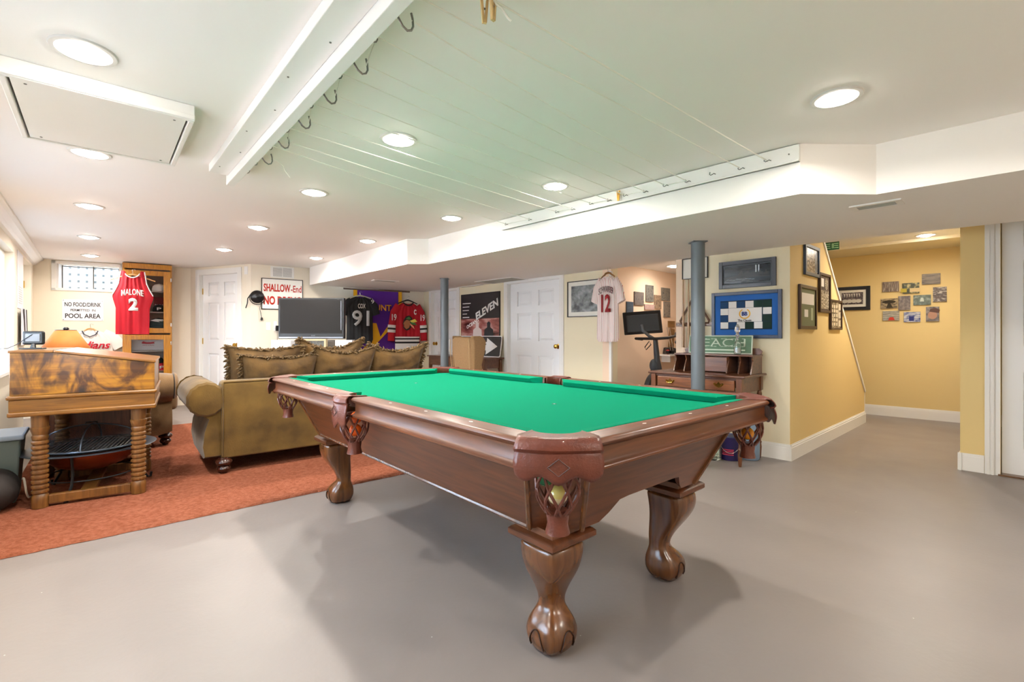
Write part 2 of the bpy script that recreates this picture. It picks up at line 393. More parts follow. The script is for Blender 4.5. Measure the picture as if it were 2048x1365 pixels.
struct(b.build('ceiling_soffit', M_ceil, smooth=False))
# hall ceiling (higher) with a shallow drop near the far wall
b = MB(); b.prism([(J[0] - .3, J[1]+.1), T1, T9, (10, 1.5), (5.02, 5.18), (1.5, 8.70)], 2.19, 2.30)
b.box((3.0, 3.5, 2.2), (.05, .05, .1))
struct(b.build('ceiling_hall', M_ceil, smooth=False))
b = MB(); b.prism([(1.5, 8.70), (5.02, 5.18), (10, .2), (10, 3.5), (4.0, 9.5)], 2.155, 2.30)
struct(b.build('ceiling_hall_drop', M_cream2, smooth=False))
b = MB(); b.prism([off(EE, s=-.02), off(K, s=-.02), off(K, s=1.9), off(EE, s=2.4)], 1.90, 2.15)
struct(b.build('ceiling_alcove', M_ceil, smooth=False))

# left wall: windows and a recessed door
def ul(y): return 1.334 * (y + 1.5)
wins = [(3.70, 4.80), (2.05, 3.15), (.35, 1.45)]  # last two are out of view, added for their daylight
ops = [(ul(a), ul(c), .745, 1.909) for a, c in wins] + [(ul(5.46), ul(6.12), 0, 1.97)]
wall('wall_left', LW(-1.5), C0, 0, 2.2, M_cream, ops)
def window(n, u0, u1, z0, z1, P, Q):
    e = bpy.data.objects.new('window_%d' % n, None); COL.objects.link(e); e.location = (P[0], P[1], 0); e.rotation_euler = (0, 0, ang(P, Q)); e['kind'] = 'structure'
    b = MB(); f = .045
    b.box((u0 + f / 2, .09, (z0 + z1) / 2), (f, .05, z1 - z0)); b.box((u1 - f / 2, .09, (z0 + z1) / 2), (f, .05, z1 - z0))
    b.box(((u0 + u1) / 2, .09, z1 - f / 2), (u1 - u0 - 2 * f, .05, f)); b.box(((u0 + u1) / 2, .09, z0 + f / 2), (u1 - u0 - 2 * f, .05, f))
    b.box(((u0 + u1) / 2, .095, (z0 + z1) / 2), (u1 - u0 - 2 * f, .04, f * .8))
    b.build('window_frame', M_white, e, smooth=False)
    MB().box(((u0 + u1) / 2, .1, (z0 + z1) / 2), (u1 - u0 - 2 * f, .004, z1 - z0 - 2 * f)).build('window_pane', M_glass, e, smooth=False)
    MB().box(((u0 + u1) / 2, .02, z0 - .005), (u1 - u0 + .06, .14, .025)).build('window_sill', M_white, e, smooth=False)
    pl = bpy.data.lights.new('portal', 'AREA'); pl.shape = 'RECTANGLE'; pl.size = u1 - u0 - .05; pl.size_y = z1 - z0 - .05; pl.cycles.is_portal = True
    po = bpy.data.objects.new('window_portal', pl); COL.objects.link(po); po.parent = e; po.location = ((u0 + u1) / 2, .14, (z0 + z1) / 2); po.rotation_euler = (R(-90), 0, 0)
    return e
for i, (a, c) in enumerate(wins): window(i + 1, ul(a), ul(c), .745, 1.909, LW(-1.5), C0)
door(5, LW(-1.5), C0, ul(5.46), ul(6.12), 1.97, 'L', casing=False, rec=.07, hinge=True)
# hopper window wall
a0 = ulen(C0, onl(103.5, C0, C1)); a1 = ulen(C0, onl(245, C0, C1))
wall('wall_back', C0, C1, 0, 2.2, M_cream, [(a0 + .05, a1 - .02, 1.71, 2.05)], th=.2)
e = bpy.data.objects.new('window_4', None); COL.objects.link(e); e.location = (C0[0], C0[1], 0); e.rotation_euler = (0, 0, ang(C0, C1)); e['kind'] = 'structure'
b = MB(); am = (a0 + a1) / 2
b.box((a0 + .025, -.008, 1.89), (.05, .016, .40)); b.box((a1 - .01, -.008, 1.89), (.02, .016, .40)); b.box((am, -.008, 1.70), (a1 - a0, .016, .03)); b.box((am, -.008, 2.07), (a1 - a0, .016, .04))
b.box((a0 + .06, .1, 1.88), (.02, .2, .34)); b.box((a1 - .03, .1, 1.88), (.02, .2, .34)); b.box((am, .1, 1.715), (a1 - a0 - .07, .2, .01))
b.build('window_frame', M_white, e, smooth=False)
b = MB(); b.box((am + .03, .16, 1.88), (.014, .02, .34)); b.box((am, .16, 2.035), (a1 - a0 - .07, .02, .014)); b.box((a0 + .075, .16, 1.88), (.012, .02, .34)); b.box((a1 - .045, .16, 1.88), (.012, .02, .34))
b.build('window_sash', mat('grey_metal_sash', (120, 118, 112), .5), e, smooth=False)
MB().box((am, .165, 1.88), (a1 - a0 - .09, .004, .33)).build('window_pane', M_glass, e, smooth=False)
pl = bpy.data.lights.new('portal', 'AREA'); pl.shape = 'RECTANGLE'; pl.size = a1 - a0 - .07; pl.size_y = .33; pl.cycles.is_portal = True
po = bpy.data.objects.new('window_portal', pl); COL.objects.link(po); po.parent = e; po.location = (am, .19, 1.88); po.rotation_euler = (R(-90), 0, 0)
# white lattice screen outside
g = thing('lattice_screen', 'white square-hole lattice screen outside the small high window', 'lattice', (C0[0], C0[1], 0), ang(C0, C1))
b = MB(); x0 = a0 - .05
for k in range(13): b.box((x0 + .06 + k * .095, .62, 1.86), (.062, .012, .62))
for z in (1.62, 1.72, 1.82, 1.92, 2.02): b.box((x0 + .6, .611, z), (1.3, .012, .062))
b.build('lattice_panel', mat('white_lattice', (240, 240, 238), .6), g, smooth=False)
b = MB(); b.box((x0 + .6, 1.0, 1.8), (2.2, .1, .75)); struct(b.build('wall_window_well', mat('well_stone', (70, 72, 70), .9), loc=(C0[0], C0[1], 0), rotz=ang(C0, C1), smooth=False))
wall('wall_back_door', C1, C2, 0, 2.2, M_cream, [(ulen(C1, onl(400, C1, C2)), ulen(C1, onl(476.5, C1, C2)), 0, 1.985)])
door(1, C1, C2, ulen(C1, onl(400, C1, C2)), ulen(C1, onl(476.5, C1, C2)), 1.985, 'R')
wall('wall_tv', C2, C3, 0, 2.2, M_cream)
u2a, u2b = ulen(C3, onl(864, C3, EE)), ulen(C3, onl(914.5, C3, EE)); u3a, u3b = ulen(C3, onl(1016, C3, EE)), ulen(C3, onl(1120, C3, EE))
um = ulen(C3, onl(1001, C3, EE))
wall('wall_right_far', C3, EE, 0, 2.0, M_cream2, [(u2a, u2b, 0, 1.80), (u3a, u3b, 0, 1.795)])
door(2, C3, EE, u2a, u2b, 1.80, 'L', cw=.07, czmax=SOF)
door(3, C3, EE, u3a, u3b, 1.795, 'R', cw=.07, czmax=SOF, hinge=False)
wall('wall_alcove_back', off(EE, s=-.005), off(EE, s=2.4), 0, 2.0, M_peach)
wall('wall_alcove_end', off(EE, s=2.4), off(K, s=1.9), 0, 2.0, M_peach)
b = MB(); L = ulen(K, J); u = Vector((J[0] - K[0], J[1] - K[1])) / L
b.prism([K, J, off(J, s=.0), (MM[0], MM[1]), (MM[0] - .09, MM[1] + .09), (J[0] - .0, J[1] + .18), off(K, s=.15)], -.0, .001)
wall('wall_right_pictures', K, J, 0, 2.0, M_cream2, th=.10)
wall('wall_alcove_side', off(K, s=2.0), off(K, s=.0), 0, 2.0, M_peach, th=.10)
# stair wall: sloped top
L = ulen(J, MM); tz = L * .362
b = MB(); s_ = (1.958 - .368) / (L - tz)
b.slab([(0, 0), (L, 0), (L, .368), (tz - (2.19 - 1.958) / s_, 2.19), (0, 2.19)], 0, .10)
struct(b.build('wall_stair', M_yel, loc=(J[0], J[1], 0), rotz=ang(J, MM), smooth=False))
b = MB(); d = Vector((L - (tz - .26), 0, .368 - (1.958 + .26 * s_)))
b.slab([(L, .368), (L + .012, .368), (L + .012, .395), (tz - .20, 1.958 + .20 * s_ + .035), (tz - .20, 1.958 + .20 * s_)], -.012, .112)
b.slab([(L, .36), (L + .014, .36), (L + .014, 0), (L, 0)], -.003, .103)
struct(b.build('trim_1', M_white, loc=(J[0], J[1], 0), rotz=ang(J, MM), smooth=False))
wall('wall_hall_far', N0, N3, 0, 2.3, M_yel)
wall('wall_hall_side', off(R1, s=2.6), off(R1, s=.12), 0, 2.3, M_yel, th=.10)
wall('wall_hall_end', (3.1, 6.15), N0, 0, 2.3, M_yel, th=.10)
Rr = R1
r4 = ulen(R1, onl(2000, R1, R9))
wall('wall_right', R1, R9, 0, 2.3, M_yel, [(r4 + .004, r4 + .80, 0, 2.06)])
e4 = door(4, R1, R9, r4 + .004, r4 + .80, 2.06, 'R', casing=False, rec=.055, hinge=False)
b = MB()
b.box((r4 - .055, -.010, 1.05), (.055, .020, 2.10)); b.box((r4 - .062, -.022, 1.05), (.014, .012, 2.10)); b.box((r4 - .040, -.022, 1.05), (.010, .012, 2.10))
b.box((r4 - .012, .035, 1.05), (.028, .09, 2.10)); b.box((r4 + .83, -.01, .915), (.06, .02, 1.83))
b.build('door_casing', M_white, e4, smooth=False)
MB().box((r4 + .40, .03, .006), (.82, .11, .012)).build('threshold', wood('threshold_oak', (120, 84, 54), (80, 54, 32)), e4, smooth=False)
wall('wall_front', BK2, BK, 0, 2.2, M_cream)
baseboard('baseboard_right_pictures', K, off(J, d=(.68, -.73), s=.012), M_white)
baseboard('baseboard_stair', off(J, s=-.016), MM, M_white)
baseboard('baseboard_hall', N0, N3, M_white)
baseboard('baseboard_right', off(R1, d=(-.68, .73), s=.014), (R1[0] + .68 * (r4 - .085), R1[1] - .73 * (r4 - .085)), M_white)
b = MB(); b.box((0.05, -.010, .068), (.14, .016, .136)); 
struct(b.build('baseboard_right_return', M_white, loc=(R1[0] - .012, R1[1] + .0, 0), rotz=R(42.9), smooth=False))
# white corner trim at the jersey corner and along the alcove opening
b = MB(); b.box((0, 0, .9), (.03, .03, 1.8)); struct(b.build('trim_2', M_white, loc=(EE[0] - .01, EE[1] - .02, 0), rotz=ang(C3, EE), smooth=False))
# crown along the left wall
b = MB(); uL = ulen(LW(-1.5), C0)
pr = [(0, 0), (-.10, 0), (-.10, -.018), (-.075, -.03), (-.045, -.06), (-.025, -.085), (0, -.095)]
b.loft([[(x, p[0], CEIL + p[1]) for p in pr] for x in (0, uL + .02)])
struct(b.build('trim_3', M_white, loc=(LW(-1.5)[0], LW(-1.5)[1], 0), rotz=ang(LW(-1.5), C0), fix=True, smooth=False))

# recessed downlights
M_lamp = mat('lamp_glow', (255, 250, 240), .5, emit=(255, 246, 234), es=65)
def downlight(x, y, label, power=1.0, z=CEIL):
    t = thing('recessed_light', label, 'ceiling light', (x, y, z), 0, 'recessed downlights in the ceiling')
    b = MB(); n = 32; rings = [(.098, 0), (.094, -.006), (.080, -.007), (.076, -.003), (.060, -.002)]
    b.lathe([(r, zz) for r, zz in rings], n=n, caps=False); b.build('trim_ring', mat('trim_enamel', (206, 204, 200), .5), t)
    b = MB(); b.lathe([(.052, -.003), (.049, -.012), (.039, -.018), (.024, -.022), (.004, -.023)], n=n, caps=True); b.build('bulb', M_lamp, t)
    l = bpy.data.lights.new('downlight', 'AREA'); l.shape = 'DISK'; l.size = .09; l.energy = LAMP_W * power; l.color = LAMP_COL; l.spread = R(165)
    o = bpy.data.objects.new('downlight_lamp', l); COL.objects.link(o); o.parent = t; o.location = (0, 0, -.028)
    return t
DL = [(168, 102, 'large looking recessed light at the near left, in front of the ceiling access panel'),
      (797, 279, 'recessed light above the clotheslines, right of the white beam'),
      (1673, 195, 'recessed light on the right part of the ceiling, near the soffit corner'),
      (1110, 372, 'recessed light above the pool table beside the hooked board on the soffit'),
      (628, 385, 'recessed light just past the end of the white ceiling beams'),
      (903, 436, 'recessed light by the soffit beyond the end of the hooked board'),
      (516, 455, 'recessed light in the middle row above the brown sofa'),
      (735, 482, 'recessed light nearest the small notch in the soffit'),
      (448, 499, 'farthest recessed light of the middle row, before the white door'),
      (632, 516, 'small looking recessed light in front of the television wall sign'),
      (179, 412, 'recessed light of the left row, second beyond the access panel'),
      (178, 474, 'recessed light of the left row, between two others near the windows'),
      (181, 511, 'farthest recessed light of the left row, above the small high window'),
      (180, 306, 'recessed light half hidden behind the ceiling access panel')]
for px, py, lb in DL:
    p = at(px, py, CEIL); downlight(p.x, p.y, lb)
for x, y, k_ in ((.25, .55, .6), (-.9, .75, .5), (2.6, .95, 1.0), (1.35, .25, 1.0), (3.9, -.1, 1.0)): downlight(x, y, 'recessed light outside the view, over the near end of the room', k_)
downlight(3.9, 4.62, 'recessed light over the hall behind the soffit', .8, 2.19); downlight(4.62, 5.3, 'recessed light over the hall behind the soffit', .7, 2.19)
p = off(off(K, s=.8), d=(-.68, .73), s=.45); downlight(p[0], p[1], 'recessed light inside the alcove behind the picture wall', .3, 1.90)

# beams on the ceiling (painted white), the wider flat board and the narrow hooked one
tb = R(41.6); dA = Vector((-math.sin(tb), math.cos(tb), 0)); dB = Vector((math.cos(tb), math.sin(tb), 0))
pe = at(417.6, 328.3, CEIL)
t = thing('ceiling_board', 'wide flat white painted board on the ceiling, left of the hooked beam', 'board', (pe.x, pe.y, CEIL), tb)
b = MB(); b.box((.05, -1.6, -.0235), (.10, 3.2, .047)); b.build('board', M_white, t, smooth=False, bevel=.003)
M_nail = mat('nail_head', (120, 118, 112), .4, .5)
for k in range(7):
    MB().lathe([(.004, -.049), (.004, -.046)], (.03 + .04 * (k % 2), -.15 - k * .32, 0), 8).build('nail', M_nail, t)
hb = thing('hooked_beam', 'narrow white painted beam carrying a row of metal hooks', 'beam', (pe.x, pe.y, CEIL), tb)
b = MB(); b.box((.10 + .0225, -1.55, -.0475), (.045, 3.2, .095)); b.build('beam', M_white, hb, smooth=False, bevel=.003)
def hook(bm_, x, y, z, s=1.0, d=1):
    pth = [(x, y, z), (x + d * .012 * s, y, z + .002)]
    pth = [(x + d * a_ * s, y, z + c_ * s) for a_, c_ in ((0, .004), (.008, -.008), (.016, -.018), (.026, -.023), (.034, -.019), (.038, -.010), (.037, .004), (.034, .014))]
    bm_.tube(pth, .0022 * s, 6)
    return bm_
hook_px = [(790, 38, 'B'), (733, 83, 's'), (702, 118, 'B'), (664, 157, 's'), (642, 186, 'B'), (608, 214, 's'), (592, 239, 'B'), (562, 259, 's'), (552, 280, 'B'), (529, 298, 's'), (520, 315, 'B'), (500, 330, 's'), (485, 343, 's')]
Mi = Matrix.Rotation(-tb, 4, 'Z') @ Matrix.Translation(-Vector((pe.x, pe.y, CEIL)))
hooks = []
for px, py, k in hook_px:
    # on the beam's right-hand side face: world line at local x = .145
    P = hb.matrix_world if False else None
    A_ = Vector((pe.x, pe.y, 0)) + dB * .145; q = onl(px, A_, A_ + dA)
    loc = Mi @ Vector((q.x, q.y, CEIL)); z = -.07 if k == 'B' else -.035
    s = 1.6 if k == 'B' else 1.0
    hook(MB(), .145, loc.y, z, s).build('hook', mat('hook_steel', (130, 130, 128), .35, .8), hb)
    hooks.append(Vector((q.x, q.y, CEIL + z)) + dB * .035 * s)
# hooked board along the soffit face
sf = Vector((S3[0], S3[1], 0)); sd = Vector((S4[0] - S3[0], S4[1] - S3[1], 0)).normalized(); sn = Vector((-sd.y, sd.x, 0)) * -1   # towards the room
q0 = onl(1007, S3, S4); q1 = onl(1601, S3, S4)
sb = thing('hook_board', 'long white board with small twisted hooks along the soffit face', 'board', (q0.x, q0.y, CEIL), ang(S3, S4))
Lb = (q1 - q0).length
b = MB(); b.box((Lb / 2, -.010, -.052), (Lb, .020, .094)); b.box((Lb / 2, -.016, -.094), (Lb, .030, .010)); b.build('board', M_white, sb, smooth=False, bevel=.003)
MB().lathe([(.004, 0), (.004, .003)], n=8, M=Matrix.Translation((Lb - .05, -.0205, -.05)) @ Matrix.Rotation(R(90), 4, 'X')).build('screw', M_nail, sb)
shp = [1017, 1064, 1118, 1150, 1186, 1222, 1254, 1294, 1334, 1378, 1427, 1484, 1536]
sh = []
for i, px in enumerate(shp):
    q = onl(px, S3, S4); ux = (q - q0).length; zz = -.055 - .008 * (i % 2)
    bb = MB(); bb.tube([(ux - .012, -.022, zz + .012), (ux - .01, -.034, zz - .004), (ux, -.04, zz - .012), (ux + .008, -.030, zz - .006), (ux + .016, -.036, zz - .004), (ux + .026, -.03, zz - .010)], .002, 5)
    bb.build('hook', mat('hook_dark', (60, 58, 56), .4, .7), sb)
    sh.append(Vector((q.x, q.y, CEIL + zz)) + sn * .035)
# clotheslines
M_rope = mat('white_cord', (236, 234, 226), .8)
def sag(a, c, s, n=14):
    return [a.lerp(c, k / n) + Vector((0, 0, -4 * s * (k / n) * (1 - k / n))) for k in range(n + 1)]
order = [(0, 9, .02), (1, 8, .012), (2, 7, .01), (3, 6, .008), (4, 5, .006), (5, 4, .004), (6, 3, .004), (7, 2, .003), (8, 1, .003), (9, 0, .004)]
path = []
for i, (h_, s_i, sg) in enumerate(order):
    seg = sag(hooks[h_], sh[s_i], sg)
    path += seg if i % 2 == 0 else seg[::-1]
b = MB(); b.tube(path, .0026, 5)
tag(b.build('clothesline', M_rope), 'thin white cord zigzagging below the ceiling between the two rows of hooks', 'clothesline')
def back_to_beam(p, e):            # carry a line from the board hook e through p to the beam's side
    d = (p - e).normalized(); k = ((pe - p).dot(dB) + .18) / d.dot(dB); return p + d * k
P1 = at(995, 4, 2.062); P2 = at(880, 17, 2.062)
B1 = back_to_beam(P1, sh[12]); B2 = back_to_beam(P2, sh[11])
b = MB(); b.tube(sag(B1, sh[12], .004), .0036, 6); b.tube(sag(B2, sh[11], .004), .0028, 6); b.tube([B1, B2], .002, 5)
tag(b.build('thick_clothesline', M_rope), 'thicker white cord crossing the near ceiling to the right end of the hook board', 'clothesline')
best = min(sag(B1, sh[12], .004, 300), key=lambda v: abs(v.x / max(v.y, .05) * F + 1024 - 990) if v.y > .3 else 9e9)
b = MB(); b.tube([best, best + Vector((.006, .0, -.012)), best + Vector((.022, .002, -.022)), best + Vector((.040, .005, -.048)), best + Vector((.05, .008, -.056))], .0035, 6)
tag(b.build('cord_end', M_rope), 'loose knotted white cord end hanging by the near clothespins', 'cord')
M_pin = wood('clothespin_wood', (216, 186, 130), (186, 150, 96), .6, 'Z', 6)
def pin(p, yaw, label, m=None):
    t = thing('clothespin', label, 'clothespin', p, yaw, 'clothespins on the lines')
    for s in (-1, 1): MB().box((s * .006, 0, -.028), (.007, .009, .07), ry=R(5 * s)).build('leg', m or M_pin, t, smooth=False)
    MB().tube([(-.007, 0, -.02), (.007, 0, -.02)], .003, 6).build('spring', M_nail, t)
    return t
pin(best + Vector((-.030, .012, .004)), R(20), 'left wooden clothespin clipped on the near thick cord'); pin(best + Vector((-.004, 0, .004)), R(50), 'right wooden clothespin clipped on the near thick cord')
q = onl(1243, S3, S4); pin((q.x + sn.x * .04, q.y + sn.y * .04, 2.075), ang(S3, S4), 'clothespin hanging at the middle of the hook board on the soffit', mat('brass_pin', (200, 150, 60), .4, .6))
p = hooks[10]
b = MB(); b.tube([p, p + dB * .03 + Vector((0, 0, -.01)), p + dB * .06 + Vector((0, .0, -.03)), p + dB * .065 + Vector((0, 0, -.05)), p + dB * .095 + Vector((0, 0, -.085))], .002, 5)
tag(b.build('loose_string', M_rope), 'short loose white string dangling near the far end of the hooked beam', 'string')

# ceiling access panel
c = [at(6, 148, 2.03), at(390, 243, 2.03), at(347, 334, 2.03), at(50, 284, 2.03)]
px_ = thing('access_panel', 'white framed rectangular access panel hanging below the left ceiling', 'ceiling panel', (c[1].x, c[1].y, 2.03), ang(c[0], c[1]))
wd = (c[1] - c[0]).length * 1.03; dp = (c[2] - c[1]).length
b = MB(); tt = .022
b.box((-wd / 2, tt / 2, .035), (wd, tt, .07)); b.box((-wd / 2, dp - tt / 2, .035), (wd, tt, .07)); b.box((-tt / 2, dp / 2, .035), (tt, dp - 2 * tt, .07)); b.box((-wd + tt / 2, dp / 2, .035), (tt, dp - 2 * tt, .07))
b.box((-wd / 2, -.004, .014), (wd, .008, .022)); b.build('panel_frame', M_white, px_, smooth=False, bevel=.004)
MB().box((-wd / 2, dp / 2, .012), (wd - .06, dp - .055, .012)).build('panel', M_white, px_, smooth=False)
for a_, c_ in ((-.07, .06), (-wd + .07, .06), (-.07, dp - .06), (-wd + .07, dp - .06)): MB().lathe([(.005, .004), (.005, .007)], (a_, c_, 0), 8).build('screw', M_nail, px_)

# vents on the soffit
def soffit_vent(px, py, w_, d_, label, rz):
    p = at(px, py, SOF)
    t = thing('ceiling_vent', label, 'vent', (p.x, p.y, SOF), rz)
    b = MB(); f = .03
    for s in (-1, 1): b.box((0, s * (d_ / 2 - f / 2), -.004), (w_, f, .008)); b.box((s * (w_ / 2 - f / 2), 0, -.004), (f, d_ - 2 * f, .008))
    b.build('vent_frame', M_white, t, smooth=False)
    MB().box((0, 0, -.001), (w_ - 2 * f, d_ - 2 * f, .002)).build('backing', mat('vent_dark', (110, 108, 100), .8), t, smooth=False)
    b = MB(); n = max(4, int((d_ - 2 * f) / .014))
    for k in range(n): b.box((0, -d_ / 2 + f + (k + .5) * (d_ - 2 * f) / n, -.004), (w_ - 2 * f, .003, .006), rx=R(35))
    b.build('louvers', mat('vent_louver', (168, 166, 156), .5), t, smooth=False)
rA = ang(S3, S4)
soffit_vent(1753, 410, .24, .15, 'white louvered vent on the soffit underside near the soffit corner', rA)
soffit_vent(1003, 561, .75, .35, 'flat white grille on the soffit before the white door', rA)
soffit_vent(950, 573, .55, .25, 'small flat grille on the soffit above the film poster', rA)
soffit_vent(770, 562, .35, .16, 'slim vent on the soffit in front of the purple banner', R(35))

# columns
for (x, y), lb in (((1.513, 3.862), 'grey steel support column in front of the cherry desk'), ((-.905, 6.36), 'grey steel support column beside the wing chair')):
    t = thing('support_column', lb, 'column', (x, y, 0), 0, 'steel columns under the soffit')
    MB().lathe([(.0535, 0), (.0535, SOF)], n=32).build('post', M_grey, t)
    MB().box((0, 0, SOF - .004), (.115, .115, .008)).build('cap_plate', M_grey, t, smooth=False)
# ================================================================ POOL TABLE
TW, TL, TT = 1.428, 2.626, 0.80
tc_ = (-0.2141, 2.5885); trz = 0.7188
pt = thing('pool_table', 'large brown wooden pool table with green cloth and leather pockets in the foreground', 'pool table', (tc_[0], tc_[1], 0), trz)
hx, hy = TW / 2, TL / 2
CH = .150                                           # corner cut
# slate bed with cloth
b = MB(); q = .10
b.prism([(-hx + q + .05, -hy + q), (hx - q - .05, -hy + q), (hx - q, -hy + q + .05), (hx - q, hy - q - .05), (hx - q - .05, hy - q), (-hx + q + .05, hy - q), (-hx + q, hy - q - .05), (-hx + q, -hy + q + .05)], .722, .762)
bed = b.build('playing_bed', M_felt, pt, smooth=False)
for yy in (-hy + q + .60, hy - q - .60):
    MB().lathe([(.011, .7622), (.0108, .7626)], (0, yy, 0), 14).build('spot', M_ink, bed)
for k in range(2):
    MB().lathe([(.004, .7625), (.004, .7629)], (0, (-hy + q + .60) if k == 0 else (hy - q - .60), 0), 10).build('spot_centre', M_pearl, bed)
# rails: profile in (inset, z) swept along the side
def rail(p0, p1, inw, mt):
    """p0->p1 along the outer edge, inw = unit vector inwards"""
    P0 = Vector((*p0, 0)); P1 = Vector((*p1, 0)); N = Vector((*inw, 0)); D = (P1 - P0).normalized()
    prof = [(.040, .712), (.012, .712), (.006, .716), (.006, .722), (.016, .728), (.020, .735), (.020, .772), (.012, .778), (.004, .783), (.0, .789), (.002, .795), (.008, .799), (.016, .800), (.088, .798), (.090, .790), (.090, .712)]
    b = MB(); Le = (P1 - P0).length
    def ring(t): return [P0 + D * t + N * a + Vector((0, 0, z)) for a, z in prof]
    def ring2(t, s): return [P0 + D * t + N * (.045 + (a - .045) * s) + Vector((0, 0, .755 + (z - .755) * s)) for a, z in prof]
    b.loft([ring2(0, .93), ring(.008), ring(Le - .008), ring2(Le, .93)])
    o = b.build('rail', mt, pt, fix=True)
    # cushion
    cp = [(.090, .764), (.090, .799), (.098, .7995), (.146, .792), (.150, .788), (.136, .764)]
    b = MB(); m = .012
    b.loft([[P0 + D * (m if a < .1 else m + .062 * (a - .09) / .06) + N * a + Vector((0, 0, z)) for a, z in cp], [P0 + D * (Le - (m if a < .1 else m + .062 * (a - .09) / .06)) + N * a + Vector((0, 0, z)) for a, z in cp]])
    b.build('cushion', M_felt, o, fix=True, smooth=False)
    for k in (1, 2, 3):
        c = P0 + D * (Le * k / 4) + N * .052
        sb_ = MB(); sb_.add([c + D * .011 + Vector((0, 0, .8002)), c + N * .006 + Vector((0, 0, .8002)), c - D * .011 + Vector((0, 0, .8002)), c - N * .006 + Vector((0, 0, .8002)), c + Vector((0, 0, .8012))], [(0, 1, 4), (1, 2, 4), (2, 3, 4), (3, 0, 4), (3, 2, 1, 0)])
        sb_.build('sight', M_pearl, o, smooth=False, fix=True)
    return o
g = CH + .006; sg_ = .075
rail((-hx + g, -hy), (hx - g, -hy), (0, 1), M_twx); rail((-hx + g, hy), (hx - g, hy), (0, -1), M_twx)
for sx in (-1, 1):
    rail((sx * hx, -hy + g), (sx * hx, -sg_), (-sx, 0), M_tw); rail((sx * hx, sg_), (sx * hx, hy - g), (-sx, 0), M_tw)
# cabinet: tapered box with cut corners, arched at the short ends
def octo(i, c, z): 
    a, b_ = hx - i, hy - i
    return [(-a + c, -b_, z), (a - c, -b_, z), (a, -b_ + c, z), (a, b_ - c, z), (a - c, b_, z), (-a + c, b_, z), (-a, b_ - c, z), (-a, -b_ + c, z)]
top = octo(.11, .13, .715); bot = octo(.235, .12, .44)
def quad_panel(b, A, B_, C_, D_, th=.02, arch=0, n=16):
    """A,B top; D,C bottom (A above D)."""
    A, B_, C_, D_ = map(Vector, (A, B_, C_, D_)); nrm = (B_ - A).cross(D_ - A).normalized() * th
    tp = [A.lerp(B_, k / n) for k in range(n + 1)]; bt = []
    for k in range(n + 1):
        t = k / n; p = D_.lerp(C_, t)
        if arch:
            s = max(0, min(1, (min(t, 1 - t) - .13) / .14)); s = s * s * (3 - 2 * s)
            p = p + (A.lerp(B_, t) - p) * arch * s
        bt.append(p)
    ring = tp + bt[::-1]
    m = len(ring); vs = ring + [p + nrm for p in ring]
    fs = [(k, k + 1, 2 * n - k, 2 * n + 1 - k) for k in range(n)]
    fs += [(m + 2 * n + 1 - k, m + 2 * n - k, m + k + 1, m + k) for k in range(n)]
    fs += [(k, m + k, m + (k + 1) % m, (k + 1) % m) for k in range(m)]
    b.add(vs, fs)
for i in range(8):
    j = (i + 1) % 8; b = MB()
    end = i in (0, 4); side = i in (2, 6)
    quad_panel(b, top[i], top[j], bot[j], bot[i], arch=.26 if end else 0)
    b.build('apron_end' if end else 'apron_side' if side else 'corner_post', M_twx if end else M_tw, pt, fix=True, smooth=False)
b = MB()
for i in range(8):
    A = Vector(top[i]); D_ = Vector(bot[i]); o_ = Vector((A.x, A.y, 0)).normalized() * .004
    b.tube([A + o_, D_ + o_], .009, 6)
for i in (0, 2, 4, 6): 
    j = i + 1
    if i in (2, 6): b.tube([Vector(bot[i]) + Vector((0, 0, .004)), Vector(bot[j]) + Vector((0, 0, .004))], .008, 6)
b.build('moulding', M_leg, pt)
MB().box((0, 0, .70), (TW - .25, TL - .25, .03)).build('slate_frame', M_tw, pt, smooth=False)
FOOT = ((.388, 0, .106), (.37, .004, .110), (.345, .008, .110), (.31, .008, .104), (.275, -.002, .092), (.24, -.018, .077), (.205, -.034, .062), (.175, -.045, .051), (.15, -.048, .046), (.132, -.044, .050), (.112, -.034, .068), (.088, -.025, .086), (.06, -.022, .092), (.035, -.022, .088), (.014, -.022, .076), (0, -.022, .062))
def footr(z_):
    F_ = FOOT[::-1]
    for (a, _, r0), (c_, _, r1) in zip(F_[:-1], F_[1:]):
        if a <= z_ <= c_: return r0 + (r1 - r0) * (z_ - a) / (c_ - a)
    return .06
